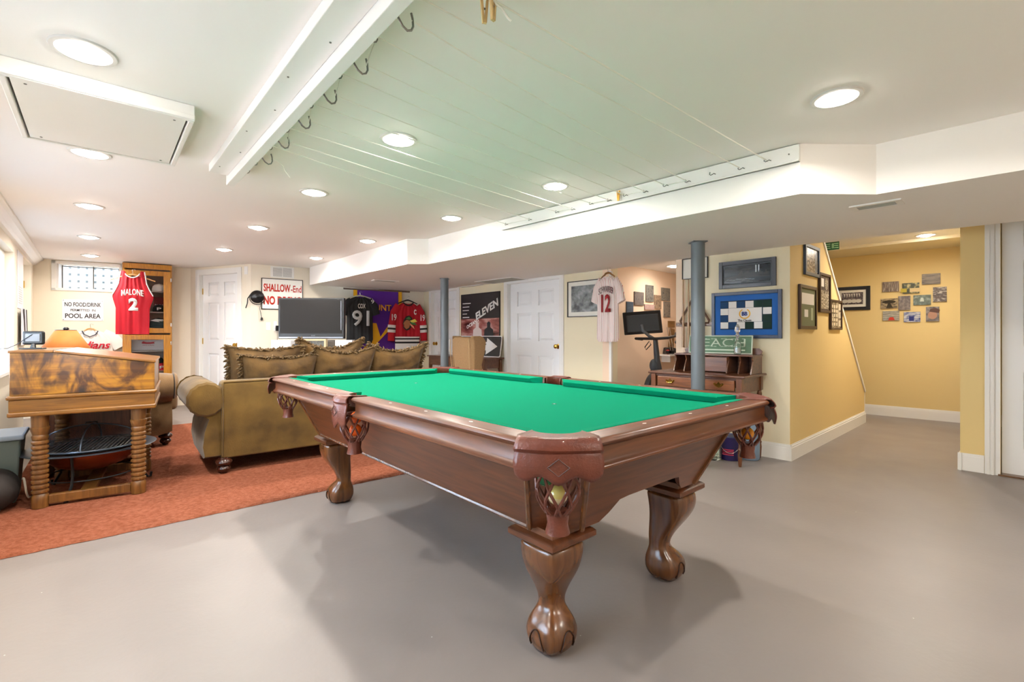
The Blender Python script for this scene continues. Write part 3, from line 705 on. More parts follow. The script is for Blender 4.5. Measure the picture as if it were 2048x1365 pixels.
# legs
for sx in (-1, 1):
    for sy in (-1, 1):
        lx, ly = sx * (hx - .336), sy * (hy - .350); dg_ = Vector((sx, sy, 0)).normalized()
        tv = Vector((-dg_.y, dg_.x, 0))
        secs = []
        for z, of, r in FOOT:
            ring = []
            for k in range(24):
                a = 2 * math.pi * k / 24; ca, sa = math.cos(a), math.sin(a)
                e_ = 1.25 if z > .2 else 1.45                  # |x|^e + |y|^e = 1 : corner towards the diagonal
                rr_ = r / (abs(ca) ** e_ + abs(sa) ** e_) ** (1 / e_)
                ring.append(Vector((lx, ly, z)) + dg_ * (of + rr_ * ca) + tv * rr_ * sa)
            secs.append(ring)
        b = MB(); b.loft(secs); lg = b.build('leg', M_leg, pt, fix=True)
        lg.modifiers.new('s', 'SUBSURF').levels = 1; lg.modifiers['s'].render_levels = 1
        b = MB(); b.loft([[(lx - s_, ly - s_, z), (lx + s_, ly - s_, z), (lx + s_, ly + s_, z), (lx - s_, ly + s_, z)] for z, s_ in ((.385, .084), (.388, .098), (.396, .106), (.412, .106), (.420, .098), (.424, .088), (.445, .085))])
        b.build('leg_cap', M_tw, lg, fix=True)
        b = MB()
        for s in (-1, 1):                              # carved claw arches
            cdir = (dg_ + tv * s).normalized(); cc = Vector((lx, ly, 0)) + dg_ * -.022
            tt_ = Vector((-cdir.y, cdir.x, 0)); pth = []
            for k in range(13):
                a = math.pi * k / 12
                u_, z_ = .030 * math.cos(a), .022 + .062 * math.sin(a)
                # distance of the foot surface
                ax = cdir.dot(dg_); pth.append(cc + cdir * (footr(z_) / 1.14 - .0012) + tt_ * u_ + Vector((0, 0, z_)))
            b = MB(); b.tube(pth, .0022, 5); b.build('claw_carving', mat('carving_dark', (44, 22, 12), .5), lg)
# leather pockets
def net(b, c, rtop, z0, z1, half=None, n=8, r=.0045):
    for s in (-1, 1):
        for k in range(n):
            pth = []
            for j in range(9):
                t = j / 8; a = 2 * math.pi * (k + s * t * 1.25 ) / n
                rad = rtop * (1.0 + .16 * math.sin(t * math.pi * .8)) * (1 - .48 * t ** 3)
                pth.append((c[0] + rad * math.cos(a), c[1] + rad * math.sin(a), z0 + (z1 - z0) * t))
            b.tube(pth, r, 5)
def pocket(c, d, corner, ball_label=None):
    """c: outer edge point in table frame, d outward unit vector"""
    D = Vector((*d, 0)); T = Vector((-D.y, D.x, 0)); C_ = Vector((c[0], c[1], 0))
    hw = .108 if corner else .066; bul = .020 if corner else .022
    def arc(w_, o_, n=20): return [C_ + T * (-w_ + 2 * w_ * k / n) + D * (o_ + bul * (1 - (2 * k / n - 1) ** 2)) for k in range(n + 1)]
    b = MB(); n = 20
    # rolled top band: loft of outer/inner arcs
    prof = [(hw + .000, -.004, .768), (hw + .006, .010, .770), (hw + .008, .016, .778), (hw + .004, .013, .790), (hw, .002, .802), (hw, -.014, .8045), (hw, -.030, .802)]
    rows = [[p + Vector((0, 0, z)) for p in arc(w_, o_)] for w_, o_, z in prof]
    # inner rim: U-shaped cut
    rin = .058 if corner else .056; ci = C_ - D * (.115 if corner else .085)
    inner = []
    for k in range(n + 1):
        a = math.pi * (1 - k / n); inner.append(ci + T * (rin * math.cos(a)) * (1.25 if corner else 1.05) + D * (rin * math.sin(a)) * 1.0 + Vector((0, 0, .800)))
    inner_in = [C_ - D * .03 + (p - (C_ - D * .03)) for p in inner]
    rows.append(inner); rows.append([p - Vector((0, 0, .05)) - D * .004 for p in inner])
    b.loft(rows, caps=False, closed=False)
    pk = b.build('pocket_leather', M_leather, pt, fix=True); md = pk.modifiers.new('t', 'SOLIDIFY'); md.thickness = .005; md.offset = 0
    # hanging shield with scalloped edge
    b = MB(); rows = []; zb = .700 if corner else .672; w0 = hw + (.002 if corner else .004)
    for t in range(8):
        q = t / 7; row = []
        for k in range(n + 1):
            u_ = 2 * k / n - 1; wav = .010 * math.cos(u_ * math.pi * 2.5) - .012 * u_ * u_
            zt = .772; zz = zt + (zb - wav - zt) * q
            ww = w0 * (1.0 + .05 * math.sin(q * math.pi))
            row.append(C_ + T * (ww * u_) + D * (.006 + .010 * math.sin(q * 2.2) + bul * (1 - u_ * u_)) + Vector((0, 0, zz)))
        rows.append(row)
    b.loft(rows, caps=False, closed=False); sh_ = b.build('shield', M_leather, pk); md = sh_.modifiers.new('t', 'SOLIDIFY'); md.thickness = .005
    b = MB(); zc = .735
    for s in (1, -1): b.tube([C_ + T * (.028 * x_) + D * (.020 + bul + .0) + Vector((0, 0, zc + .022 * z_)) for x_, z_ in ((-1, 0), (0, s), (1, 0))], .0016, 5)
    b.build('embossing', mat('leather_dark', (64, 30, 22), .4), pk)
    nc = C_ - D * (.050 if corner else .052)
    b = MB(); net(b, (nc.x, nc.y), .055, .712, .592); b.tube([nc + Vector((.052 * math.cos(a * .3491), .052 * math.sin(a * .3491), .712)) for a in range(18)], .006, 6, closed=True)
    b.build('pocket_net', M_leather, pk)
    b = MB(); b.lathe([(.016, .532), (.034, .536), (.028, .562), (.032, .594), (.026, .600)], (nc.x, nc.y, 0), 14); b.build('net_cup', M_leather, pk)
    return nc
pk_list = []
for sx in (-1, 1):
    for sy in (-1, 1):
        d = Vector((sx, sy, 0)).normalized(); nc = pocket((sx * (hx - CH / 2), sy * (hy - CH / 2)), (d.x, d.y), True); pk_list.append(nc)
    pocket((sx * (hx + .002), 0), (sx, 0), False)
Mt = Matrix.Translation((tc_[0], tc_[1], 0)) @ Matrix.Rotation(trz, 4, 'Z')
def ball(loc, z, col, label, stripe=None):
    p = Mt @ Vector((loc[0], loc[1], z))
    b = MB(); b.sphere((0, 0, 0), .0275, 20, 12); o = b.build('billiard_ball', mat('ball_%d_%d' % (col[0], col[1]), col, .12, coat=.5)); o.location = p
    tag(o, label, 'ball', 'billiard balls in the pocket nets')
    if stripe: MB().lathe([(.0276 * math.cos(a), .0276 * math.sin(a)) for a in (-.45, -.2, 0, .2, .45)], n=20, caps=False, M=Matrix.Rotation(R(35), 4, 'X')).build('stripe', mat('ball_stripe', stripe, .12, coat=.5), o)
nn = pk_list[0]
ball((nn.x, nn.y), .638, (224, 206, 120), 'pale yellow billiard ball in the net of the nearest corner pocket', (236, 228, 200))
ball((nn.x - .022, nn.y + .026), .688, (24, 110, 70), 'green billiard ball above the yellow one in the nearest pocket net')
ball((-hx + .054, 0), .640, (240, 96, 24), 'orange billiard ball in the net of the left side pocket')
ball((-hx + .060, .004), .696, (238, 100, 30), 'orange billiard ball resting on top of another in the left side pocket net')
ball((pk_list[2].x, pk_list[2].y), .640, (236, 150, 30), 'amber billiard ball in the net of the right corner pocket')

# ================================================================ RUG (near edge visible)
a = at(-60, 1128, .012); c = at(828, 942, .012); dr = (c - a).normalized(); pr_ = Vector((-dr.y, dr.x, 0))
rg0 = c + dr * 1.55
b = MB(); n = 90; m = 46; Lr = (rg0 - a).length; Wr = 3.55
vs = []; fs = []
def rug_bound(p):   # keep inside left wall
    lim = -0.80 - 0.883 * p.y + .06
    if p.x < lim: p = Vector((lim, p.y, p.z))
    return p
for j in range(m + 1):
    for i in range(n + 1):
        p = a + dr * (Lr * i / n) + pr_ * (Wr * j / m); zz = .014 + random.uniform(-.0012, .0012)
        e_ = min(j, m - j, n - i)
        if e_ == 0: zz = .002; p = p + pr_ * random.uniform(-.006, .004)
        elif e_ == 1: p = (a + dr * (Lr * (i / n if i < n - 1 else (1 - .01 / Lr))) + pr_ * (Wr * j / m if 1 < j < m - 1 else (.012 if j == 1 else Wr - .012 if j == m - 1 else Wr * j / m))) + pr_ * random.uniform(-.003, .003); zz = .012
        p.z = zz; vs.append(rug_bound(p))
for j in range(m):
    for i in range(n): q_ = j * (n + 1) + i; fs.append((q_, q_ + 1, q_ + n + 2, q_ + n + 1))
b.add(vs, fs)
M_rug = mat('terracotta_carpet', (152, 94, 72), 1.0, bump=1.0, bscale=110, col2=(130, 74, 52), vscale=45)
M_rug.node_tree.nodes['Principled BSDF'].inputs['Specular IOR Level'].default_value = .05
tag(b.build('carpet', M_rug), 'large terracotta orange carpet under the sofas and the pine desk', 'carpet')

# ================================================================ PINE DESK
P0 = Vector((-2.961, 2.788, 0)); dx_ = Vector((.82, .572, 0)).normalized(); arz = math.atan2(dx_.y, dx_.x)
FZ = .014
dk = thing('pine_desk', 'knotty pine slant-top desk with spool-turned legs at the left', 'desk', (P0.x, P0.y, FZ), arz)
DW, DD = .69, .80
z = lambda v: v - FZ
# body: side outline with slant
side = [(0.005, z(.71)), (DW - .002, z(.71)), (DW - .002, z(.885)), (.19, z(.965)), (.005, z(.965))]
b = MB(); b.slab(side, .0, .02); b.build('side_panel', M_pine, dk, smooth=False, bevel=.002)
b = MB(); b.slab(side, DD - .02, DD); b.build('side_panel', M_pine, dk, smooth=False)
MB().box((.012, DD / 2, z(.84)), (.014, DD - .04, .25)).build('back_panel', M_pine, dk, smooth=False)
MB().box((DW - .012, DD / 2, z(.797)), (.014, DD - .04, .17)).build('front_panel', M_pine, dk, smooth=False)
MB().box((.097, DD / 2, z(.972)), (.196, DD + .02, .015)).build('top_board', M_pinet, dk, smooth=False, bevel=.003)
b = MB(); b.slab([(.196, z(.965)), (.196, z(.980)), (DW + .004, z(.901)), (DW + .004, z(.886))], -.010, DD + .010); b.build('slant_lid', M_pinet, dk, smooth=False, bevel=.003)
b = MB(); b.box((.196, DD / 2, z(.9803)), (.004, DD + .02, .002)); b.build('lid_gap', M_ink, dk, smooth=False)
# tray mouldings
b = MB(); b.box((DW / 2, DD / 2, z(.697)), (DW + .02, DD + .024, .024)); b.build('upper_moulding', M_pinet, dk, smooth=False, bevel=.008)
b = MB(); b.box((DW / 2, DD / 2, z(.648)), (DW, DD, .075)); b.build('skirt', M_pinet, dk, smooth=False, bevel=.004)
b = MB(); b.box((DW / 2, DD / 2, z(.597)), (DW + .012, DD + .014, .03)); b.build('lower_moulding', M_pinet, dk, smooth=False, bevel=.008)
prof = [(.040, 0), (.042, .05), (.040, .075), (.034, .082)]
zz = .085
for k in range(11):
    prof += [(.033, zz), (.041, zz + .008), (.041, zz + .020), (.033, zz + .026)]; zz += .030
prof += [(.036, zz), (.040, zz + .02), (.035, zz + .03), (.044, zz + .06), (.046, zz + .075), (.040, zz + .08), (.042, .565)]
prof = [p for p in prof if p[1] <= .567]; 
for x_ in (.125, .60):
    for y_ in (.06, DD - .08):
        lg = MB().lathe(prof, (x_, y_, .002), 20).build('leg', M_pine2, dk)
MB().box((.3625, .06, .045), (.395, .035, .055)).build('stretcher', M_pine2, dk, smooth=False, bevel=.004)
MB().box((.3625, DD - .08, .045), (.395, .035, .055)).build('stretcher', M_pine2, dk, smooth=False, bevel=.004)
MB().box((.34, DD / 2, .055), (.075, DD - .18, .025)).build('stretcher', M_pine2, dk, smooth=False, bevel=.004)
MD = Matrix.Translation((P0.x, P0.y, FZ)) @ Matrix.Rotation(arz, 4, 'Z')
# clip lamp on the desk
p = MD @ Vector((.050, .30, z(.9805)))
wl = thing('work_light', 'small black square work light standing on the pine desk', 'work light', p, arz + R(-8))
MB().box((0, 0, .004), (.11, .07, .008)).build('base', M_black, wl, smooth=False, bevel=.002)
b = MB(); b.tube([(0, 0, .006), (0, .01, .04)], [.016, .009], 8); b.build('stand', M_black, wl)
b = MB(); b.box((0, .012, .072), (.108, .028, .088)); b.build('housing', M_black, wl, smooth=False, bevel=.012, bseg=3)
MB().box((0, -.004, .074), (.072, .006, .052)).build('back_plate', mat('silver_grey', (104, 106, 110), .4, .3), wl, smooth=False, bevel=.003)
MB().box((0, .027, .074), (.09, .003, .07)).build('lens', mat('frosted_lens', (210, 215, 215), .3), wl, smooth=False)
b = MB(); b.tube([(.0, -.01, .095), (-.03, -.012, .07), (-.07, -.02, .03), (-.11, -.03, .006), (-.16, -.03, .003)], .0022, 6); b.build('cable', M_black, wl)

# ================================================================ FIRE PIT under the desk
fc = Vector((-2.93, 3.285, FZ))
fc = MD @ Vector((.325, .385, 0))
fp = thing('fire_pit', 'round copper bowl fire pit with black grill and mesh screen lid under the pine desk', 'fire pit', fc, R(30))
M_cop = mat('copper_bowl', (150, 74, 44), .35, .8, bump=.1, bscale=12, var=.3, vscale=5)
M_steel = mat('blue_grey_steel', (96, 104, 116), .35, .7)
fp.scale = (1, 1, .90)
b = MB(); b.lathe([(.02, .150), (.10, .160), (.18, .195), (.235, .25), (.262, .315), (.258, .315), (.23, .255), (.175, .205), (.09, .17), (.02, .165)], n=40); b.build('bowl', M_cop, fp)
b = MB(); b.lathe([(.262, .312), (.355, .325), (.362, .322), (.356, .318), (.262, .306)], n=48, caps=False); b.build('rim', M_steel, fp, fix=True)
b = MB()
b.tube([(.265 * math.cos(a * .15708), .265 * math.sin(a * .15708), .334) for a in range(40)], .007, 6, closed=True)
for k in range(-11, 12):
    x_ = k * .0225; y_ = math.sqrt(max(.0, .262 ** 2 - x_ * x_)); b.tube([(x_, -y_, .336), (x_, y_, .336)], .0038, 5)
b.build('grill', mat('chromed_grill', (170, 176, 186), .25, .9), fp)
MB().lathe([(.258, .318), (.02, .319)], n=32, caps=False).build('ash_plate', M_dark, fp)
b = MB()
def dome(a, t): rr_ = .275 * math.cos(t); return (rr_ * math.cos(a), rr_ * math.sin(a), .335 + .155 * math.sin(t))
mm = bpy.data.materials.new('mesh_screen'); mm.use_nodes = True; MATS['mesh_screen'] = mm
nt = mm.node_tree; pb = nt.nodes['Principled BSDF']; pb.inputs['Base Color'].default_value = lin((40, 42, 48)); pb.inputs['Roughness'].default_value = .5
tcx = nt.nodes.new('ShaderNodeTexCoord'); ck = nt.nodes.new('ShaderNodeTexBrick'); ck.inputs['Scale'].default_value = 1.0
mpx = nt.nodes.new('ShaderNodeMapping'); mpx.inputs['Scale'].default_value = (170, 170, 170); nt.links.new(tcx.outputs['Object'], mpx.inputs[0])
cx = nt.nodes.new('ShaderNodeTexChecker'); cx.inputs['Scale'].default_value = 1.0; nt.links.new(mpx.outputs[0], cx.inputs[0])
nt.nodes.remove(ck); mrx = nt.nodes.new('ShaderNodeMapRange'); mrx.inputs[3].default_value = .04; mrx.inputs[4].default_value = .34; nt.links.new(cx.outputs['Fac'], mrx.inputs[0]); nt.links.new(mrx.outputs[0], pb.inputs['Alpha'])
rows = [[dome(2 * math.pi * k / 40, R(t)) for k in range(40)] for t in (0, 12, 25, 40, 55, 70, 82, 89.5)]
b.loft(rows, caps=False); lid = b.build('mesh_lid', mm, fp)
b = MB()
for a_ in (0, 90): b.tube([dome(R(a_ + (180 if t > 90 else 0)), R(t if t <= 90 else 180 - t)) for t in range(0, 181, 9)], .005, 6)
b.tube([dome(2 * math.pi * k / 40, 0) for k in range(40)], .006, 6, closed=True); b.build('lid_ribs', M_steel, lid)
b = MB(); b.tube([(-.03, 0, .488), (-.03, 0, .505), (.03, 0, .505), (.03, 0, .488)], .004, 6); b.build('handle', M_dark, lid)
for k in range(3):
    a_ = R(20 + k * 120); b = MB(); ca, sa = math.cos(a_), math.sin(a_)
    b.tube([(ca * r_, sa * r_, z_) for r_, z_ in ((.262, .305), (.255, .24), (.245, .18), (.262, .10), (.30, .04), (.315, .006), (.335, .008), (.338, .04))], .008, 6); b.build('leg', M_dark, fp)
b = MB(); b.tube([(.248 * math.cos(a * .2094), .248 * math.sin(a * .2094), .12) for a in range(30)], .005, 6, closed=True); b.build('ring_brace', M_dark, fp)

# end table behind with the lamp
e0 = Vector((-3.46, 3.43, FZ)); e1 = Vector((-2.93, 3.79, 0)); er = math.atan2(e1.y - e0.y, e1.x - e0.x); EL = .64
M_etb = wood('dark_red_wood', (104, 58, 40), (66, 34, 24), .35, 'Z', 3)
et = thing('end_table', 'dark reddish wooden end table with slab sides behind the pine desk', 'table', e0, er)
for x_ in (.03, EL - .03): MB().box((x_, .25, .28), (.06, .5, .56)).build('side_panel', M_etb, et, smooth=False, bevel=.003)
MB().box((EL / 2, .30, .34), (EL - .12, .02, .42)).build('back_panel', mat('maroon_panel', (78, 30, 28), .5), et, smooth=False)
MB().box((EL / 2, .03, .42)  , (EL - .12, .02, .28)).build('front_panel', wood('panel_brown', (120, 70, 46), (88, 48, 30), .4, 'Z', 3), et, smooth=False)
MB().box((EL / 2, .25, .575), (EL + .04, .54, .03)).build('table_top', M_etb, et, smooth=False, bevel=.004)
MB().box((EL / 2, .25, .20), (EL - .12, .48, .02)).build('shelf', M_etb, et, smooth=False)
ME = Matrix.Translation(e0) @ Matrix.Rotation(er, 4, 'Z')
lp_y = 3.86; lx_ = (132 - 1024) / F * lp_y
lm = thing('table_lamp', 'table lamp with a tan parchment cone shade behind the pine desk', 'lamp', (lx_, lp_y, .604), 0)
MB().lathe([(.07, 0), (.075, .015), (.03, .03), (.022, .06), (.05, .11), (.062, .17), (.045, .23), (.015, .27), (.012, .33)], n=24).build('base', mat('bronze_lamp', (90, 66, 44), .4, .5), lm)
M_shade = mat('parchment_shade', (190, 112, 44), .7, var=.18, vscale=4, bump=.05)
b = MB(); b.lathe([(.170, .325), (.064, .505)], n=40, caps=False); s_ = b.build('lamp_shade', M_shade, lm, solid=.003)
b = MB(); b.tube([(.064 * math.cos(a * .2618), .064 * math.sin(a * .2618), .506) for a in range(24)], .003, 6, closed=True); b.tube([(.170 * math.cos(a * .2618), .170 * math.sin(a * .2618), .325) for a in range(24)], .003, 6, closed=True)
b.build('shade_trim', M_dark, s_)
MB().lathe([(.008, .495), (.008, .505), (.018, .512), (.02, .52), (.012, .53)], n=14).build('finial', M_dark, lm)
b = MB(); b.tube([(-.062, 0, .503), (.062, 0, .503)], .002, 5); b.tube([(0, 0, .33), (0, 0, .503)], .003, 5); b.build('harp', M_dark, lm)

# clutter at the far left: tote and duffel
bp_ = at(18, 935, FZ); 
sb_ = thing('storage_tote', 'grey-green storage tote beside the window at the left edge', 'tote', (-3.30, 3.02, FZ), R(132))
b = MB(); b.loft([[(-.15, -.11, 0), (.15, -.11, 0), (.15, .11, 0), (-.15, .11, 0)], [(-.18, -.135, .40), (.18, -.135, .40), (.18, .135, .40), (-.18, .135, .40)]]); b.build('body', mat('grey_green_plastic', (92, 106, 104), .5), sb_, bevel=.012, fix=True, bseg=3)
MB().box((0, 0, .415), (.39, .30, .03)).build('lid', mat('blue_grey_plastic', (150, 168, 186), .35), sb_, smooth=False, bevel=.01)
db = thing('duffel_bag', 'dark crumpled bag with pale tied cord on the carpet at the left edge', 'bag', (-3.13, 2.86, FZ), R(132))
b = MB(); secs = []
for k in range(11):
    t = k / 10; r_ = .11 * (1 - abs(2 * t - 1) ** 3) + .012
    secs.append([(-.2 + .4 * t, math.cos(2 * math.pi * j / 16) * r_ * (1 + random.uniform(-.06, .06)), .12 + math.sin(2 * math.pi * j / 16) * r_ * (1 + random.uniform(-.06, .06))) for j in range(16)])
b.loft(secs); b.build('body', mat('dark_bag_cloth', (50, 44, 42), .8, bump=.4, bscale=14, var=.3), db, sub=1)
b = MB(); b.tube([(-.02 + .03 * math.cos(a * .7), -.125 - .004 * a, .16 - .012 * a + .03 * math.sin(a * .7)) for a in range(9)], .006, 6); b.build('cord', mat('pale_cord', (190, 180, 164), .8), db)
# ================================================================ SOFAS
def sofa(name, label, loc, rz, L, D, m, cat='sofa', seats=3, bh=.71, arm_h=.62, seat_m=None):
    """x along the back, y towards the front (away from the back)"""
    t = thing(name, label, cat, loc, rz)
    fz = .115
    # back: panel with a slightly raked profile
    b = MB(); secs = []
    for x_ in (0, .02, L - .02, L):
        i_ = .012 if x_ in (0, L) else 0
        secs.append([(x_, .0 + i_, fz), (x_, -.015 + i_, fz + .3), (x_, -.03 + i_, bh - .06), (x_, -.02 + i_, bh - .015), (x_, .02, bh - i_), (x_, .12, bh - .005 - i_), (x_, .19, bh - .05), (x_, .22, .45), (x_, .22, fz)])
    b.loft(secs); b.build('back', m, t, fix=True, bevel=.012)
    b = MB(); b.tube([(.006, .0, fz + .02), (.006, -.016, fz + .3), (.006, -.028, bh - .06), (.012, -.018, bh - .012), (L / 2, -.020, bh - .008), (L - .012, -.018, bh - .012), (L - .006, -.028, bh - .06), (L - .006, 0, fz + .02)], .006, 6); b.build('piping', m, t)
    MB().box((L / 2, D / 2 + .05, fz + .10), (L - .1, D - .14, .20)).build('base', m, t, smooth=False, bevel=.02)
    # rolled arms
    for s in (0, 1):
        sg = -1 if s == 0 else 1; X = 0 if s == 0 else L
        def P(dx, z_): return (X + sg * dx, z_)
        prof = []
        cx, cz, r_ = .095, arm_h - .045, .128
        for k in range(17):
            a = R(-75 + k * 16.5); prof.append((cx + r_ * math.cos(a), cz + r_ * math.sin(a)))
        prof += [(-.06, .42), (-.06, fz), (.105, fz), (.118, fz + .08), (.105, fz + .20), (.075, cz - r_ - .03)]
        secs = []
        n = 9
        for k in range(n + 1):
            y_ = .01 + (D - .02) * k / n; sc = 1.0 if 0 < k < n else .93
            cxm = sum(p[0] for p in prof) / len(prof); czm = sum(p[1] for p in prof) / len(prof)
            secs.append([(X + sg * (cxm + (p[0] - cxm) * sc), y_, czm + (p[1] - czm) * sc) for p in prof])
        b = MB(); b.loft(secs); ar = b.build('arm', m, t, fix=True)
        # gathered scroll at both ends
        for yy, dr_ in ((.0, -1), (D, 1)):
            b = MB(); ring = 28; rows = []
            for q_, (rr_, dy) in enumerate(((r_ * .98, 0), (r_ * .86, .022), (r_ * .55, .034), (r_ * .2, .038))):
                rows.append([(X + sg * (cx + (rr_ + (.005 * (k % 2) if q_ < 3 else 0)) * math.cos(2 * math.pi * k / ring)), yy + dr_ * dy, cz + (rr_ + (.005 * (k % 2) if q_ < 3 else 0)) * math.sin(2 * math.pi * k / ring)) for k in range(ring)])
            b.loft(rows); b.build('scroll_end', m, ar, fix=True)
    # seat cushions
    cw_ = (L - .12) / seats
    for k in range(seats):
        b = MB(); b.box((.06 + cw_ * (k + .5), .22 + (D - .16) / 2, .40), (cw_ - .008, D - .16, .16)); b.build('seat_cushion', seat_m or m, t, bevel=.045, bseg=4)
    for x_ in (.02, L - .02):
        for y_ in (.03, D - .05):
            MB().lathe([(.022, 0), (.026, .012), (.040, .022), (.048, .038), (.042, .054), (.034, .060), (.050, .070), (.058, .086), (.052, .102), (.036, .112), (.034, .125)], (x_, y_, 0), 20).build('bun_foot', M_bun, t)
    return t
FZ2 = .014
s1p = Vector((-2.205, 3.60, FZ2)); s1r = R(39.2)
sofa('loveseat_sofa', 'olive tan suede sofa seen from behind, its stained back toward the pool table', s1p, s1r, 1.88, .84, M_suede)
u2 = Vector((-.675, .737, 0)); v2 = Vector((.737, .675, 0))
sofa('sofa', 'taupe suede sofa along the window wall, its rolled arm beside the pine desk', Vector((-3.27, 4.57, FZ2)) - v2 * .90 + u2 * 1.70, math.atan2(-u2.y, -u2.x), 1.66, .90, M_suede2, seats=2)
def cushion(w_, h_, t_, p, rz, tilt, label, sagz=.03, roll=0.0, group='fringed pillows on the sofa'):
    e = thing('throw_pillow', label, 'pillow', p, rz, group); e.rotation_euler = (tilt, roll, rz)
    n = 18
    def pos(u, v, s):
        k = (max(0, 1 - abs(u) ** 3.0) ** .55) * (max(0, 1 - abs(v) ** 3.0) ** .55)
        ear = 1 + .06 * (u * u * v * v) - .05 * ((1 - u * u) * v * v + (1 - v * v) * u * u)
        zz = v * h_ / 2 * ear
        if v > 0: zz -= sagz * (1 - u * u) * v
        wr = .008 * math.sin(9 * u + 3 * v + w_ * 40) * k + .006 * math.sin(14 * v - 5 * u) * k
        return Vector((u * w_ / 2 * ear, s * t_ / 2 * k + wr * s, h_ / 2 + zz))
    for s, m_, nm in ((-1, M_pil, 'suede_side'), (1, M_damask, 'patterned_side')):
        vs = [pos(-1 + 2 * i / n, -1 + 2 * j / n, s) for j in range(n + 1) for i in range(n + 1)]; fs = []
        for j in range(n):
            for i in range(n):
                q = j * (n + 1) + i; f_ = (q, q + 1, q + n + 2, q + n + 1); fs.append(f_ if s < 0 else f_[::-1])
        b = MB(); b.add(vs, fs); b.build(nm, m_, e)
    b = MB(); N_ = 300
    for k in range(N_):
        q = 4 * k / N_; sd_ = int(q); f_ = 2 * (q - sd_) - 1
        u, v = ((f_, 1), (1, -f_), (-f_, -1), (-1, f_))[sd_]
        c = pos(u, v, 1); o = Vector((c.x, 0, c.z - h_ / 2)); o.normalize()
        o = (o + Vector((random.uniform(-.7, .7), random.uniform(-1.0, 1.0), random.uniform(-.7, .4)))).normalized()
        ln = random.uniform(.026, .050); r_ = random.uniform(.007, .012)
        b.tube([c - o * .006, c + o * ln * .55 + Vector((0, 0, -.002)), c + o * ln + Vector((0, 0, -.012))], [r_, r_ * .9, r_ * .35], 5)
    b.build('fringe', M_fringe, e)
    return e
S1M = Matrix.Translation(s1p) @ Matrix.Rotation(s1r, 4, 'Z')
def onsofa(x, y, z_): return S1M @ Vector((x, y, z_ - FZ2))
cushion(.60, .46, .22, onsofa(.50, .50, .485), s1r - R(2), R(27), 'fringed suede pillow at the left end of the back row on the olive sofa', .02)
cushion(.58, .50, .20, onsofa(.44, .74, .49), s1r - R(5), R(20), 'fringed pillow peeking over the left pillow, patterned side showing', .02)
cushion(.58, .52, .20, onsofa(1.05, .48, .485), s1r + R(3), R(24), 'fringed suede pillow in the middle of the back row', .06)
cushion(.56, .53, .20, onsofa(1.60, .48, .485), s1r - R(4), R(22), 'fringed suede pillow at the right end of the back row', .07)
cushion(.60, .56, .20, onsofa(1.03, .76, .49), s1r + R(2), R(15), 'fringed pillow standing behind the middle of the back row, below the television', .09)

# ================================================================ WALL HELPERS
def onwall(P, Q, px0, px1, y0, y1):
    a = onl(px0, P, Q); c = onl(px1, P, Q); m_ = onl((px0 + px1) / 2, P, Q)
    z1 = zat(y0, m_.y); z0 = zat(y1, m_.y); mid = (a + c) / 2
    return Vector((mid.x, mid.y, (z0 + z1) / 2)), (c - a).length, z1 - z0, ang(P, Q)
def frame(label, P, Q, px0, px1, y0, y1, fm, fw=.02, mm_=None, mw=.0, pic=None, cat='picture', name='framed_picture', group=None, th=.022, kw=None, shrink=1.0):
    c, w_, h_, rz = onwall(P, Q, px0, px1, y0, y1)
    t = thing(name, label, cat, c, rz, group)
    b = MB()
    for s in (-1, 1):
        b.box((s * (w_ / 2 - fw / 2), -th / 2 - .002, 0), (fw, th, h_)); b.box((0, -th / 2 - .002, s * (h_ / 2 - fw / 2)), (w_ - 2 * fw, th, fw))
    b.build('frame', fm, t, smooth=False, bevel=.002)
    wi, hi = w_ - 2 * fw, h_ - 2 * fw
    if mm_: MB().box((0, -.007, 0), (wi, .006, hi)).build('mat_board', mm_, t, smooth=False); wi -= 2 * mw; hi -= 2 * mw
    if pic: MB().box((0, -.0115, 0), (wi, .003, hi)).build('picture', pic, t, smooth=False)
    t['w'] = 0; del t['w']
    return t, wi, hi
def canvas(label, P, Q, px0, px1, y0, y1, pic, group, th=.018):
    c, w_, h_, rz = onwall(P, Q, px0, px1, y0, y1)
    b = MB(); b.box((0, -th / 2 - .001, 0), (w_, th, h_)); o = b.build('canvas_print', pic, smooth=False, loc=c, rotz=rz)
    return tag(o, label, 'picture', group), w_, h_
def flat(t, name, pts, m_, y=-.014, th=.001, M=None):
    b = MB(); b.slab(pts, y - th, y, M); return b.build(name, m_, t, smooth=False)
def rect(x0, z0, x1, z1): return [(x0, z0), (x1, z0), (x1, z1), (x0, z1)]
FB = mat('black_frame', (34, 32, 34), .35); FBR = mat('dark_brown_frame', (62, 40, 28), .4); FBL = mat('slate_blue_frame', (60, 74, 98), .4); FS = mat('silver_frame', (170, 170, 172), .3, .6); FG = mat('charcoal_frame', (54, 58, 66), .35)
MWH = mat('white_mat', (232, 228, 218), .8)

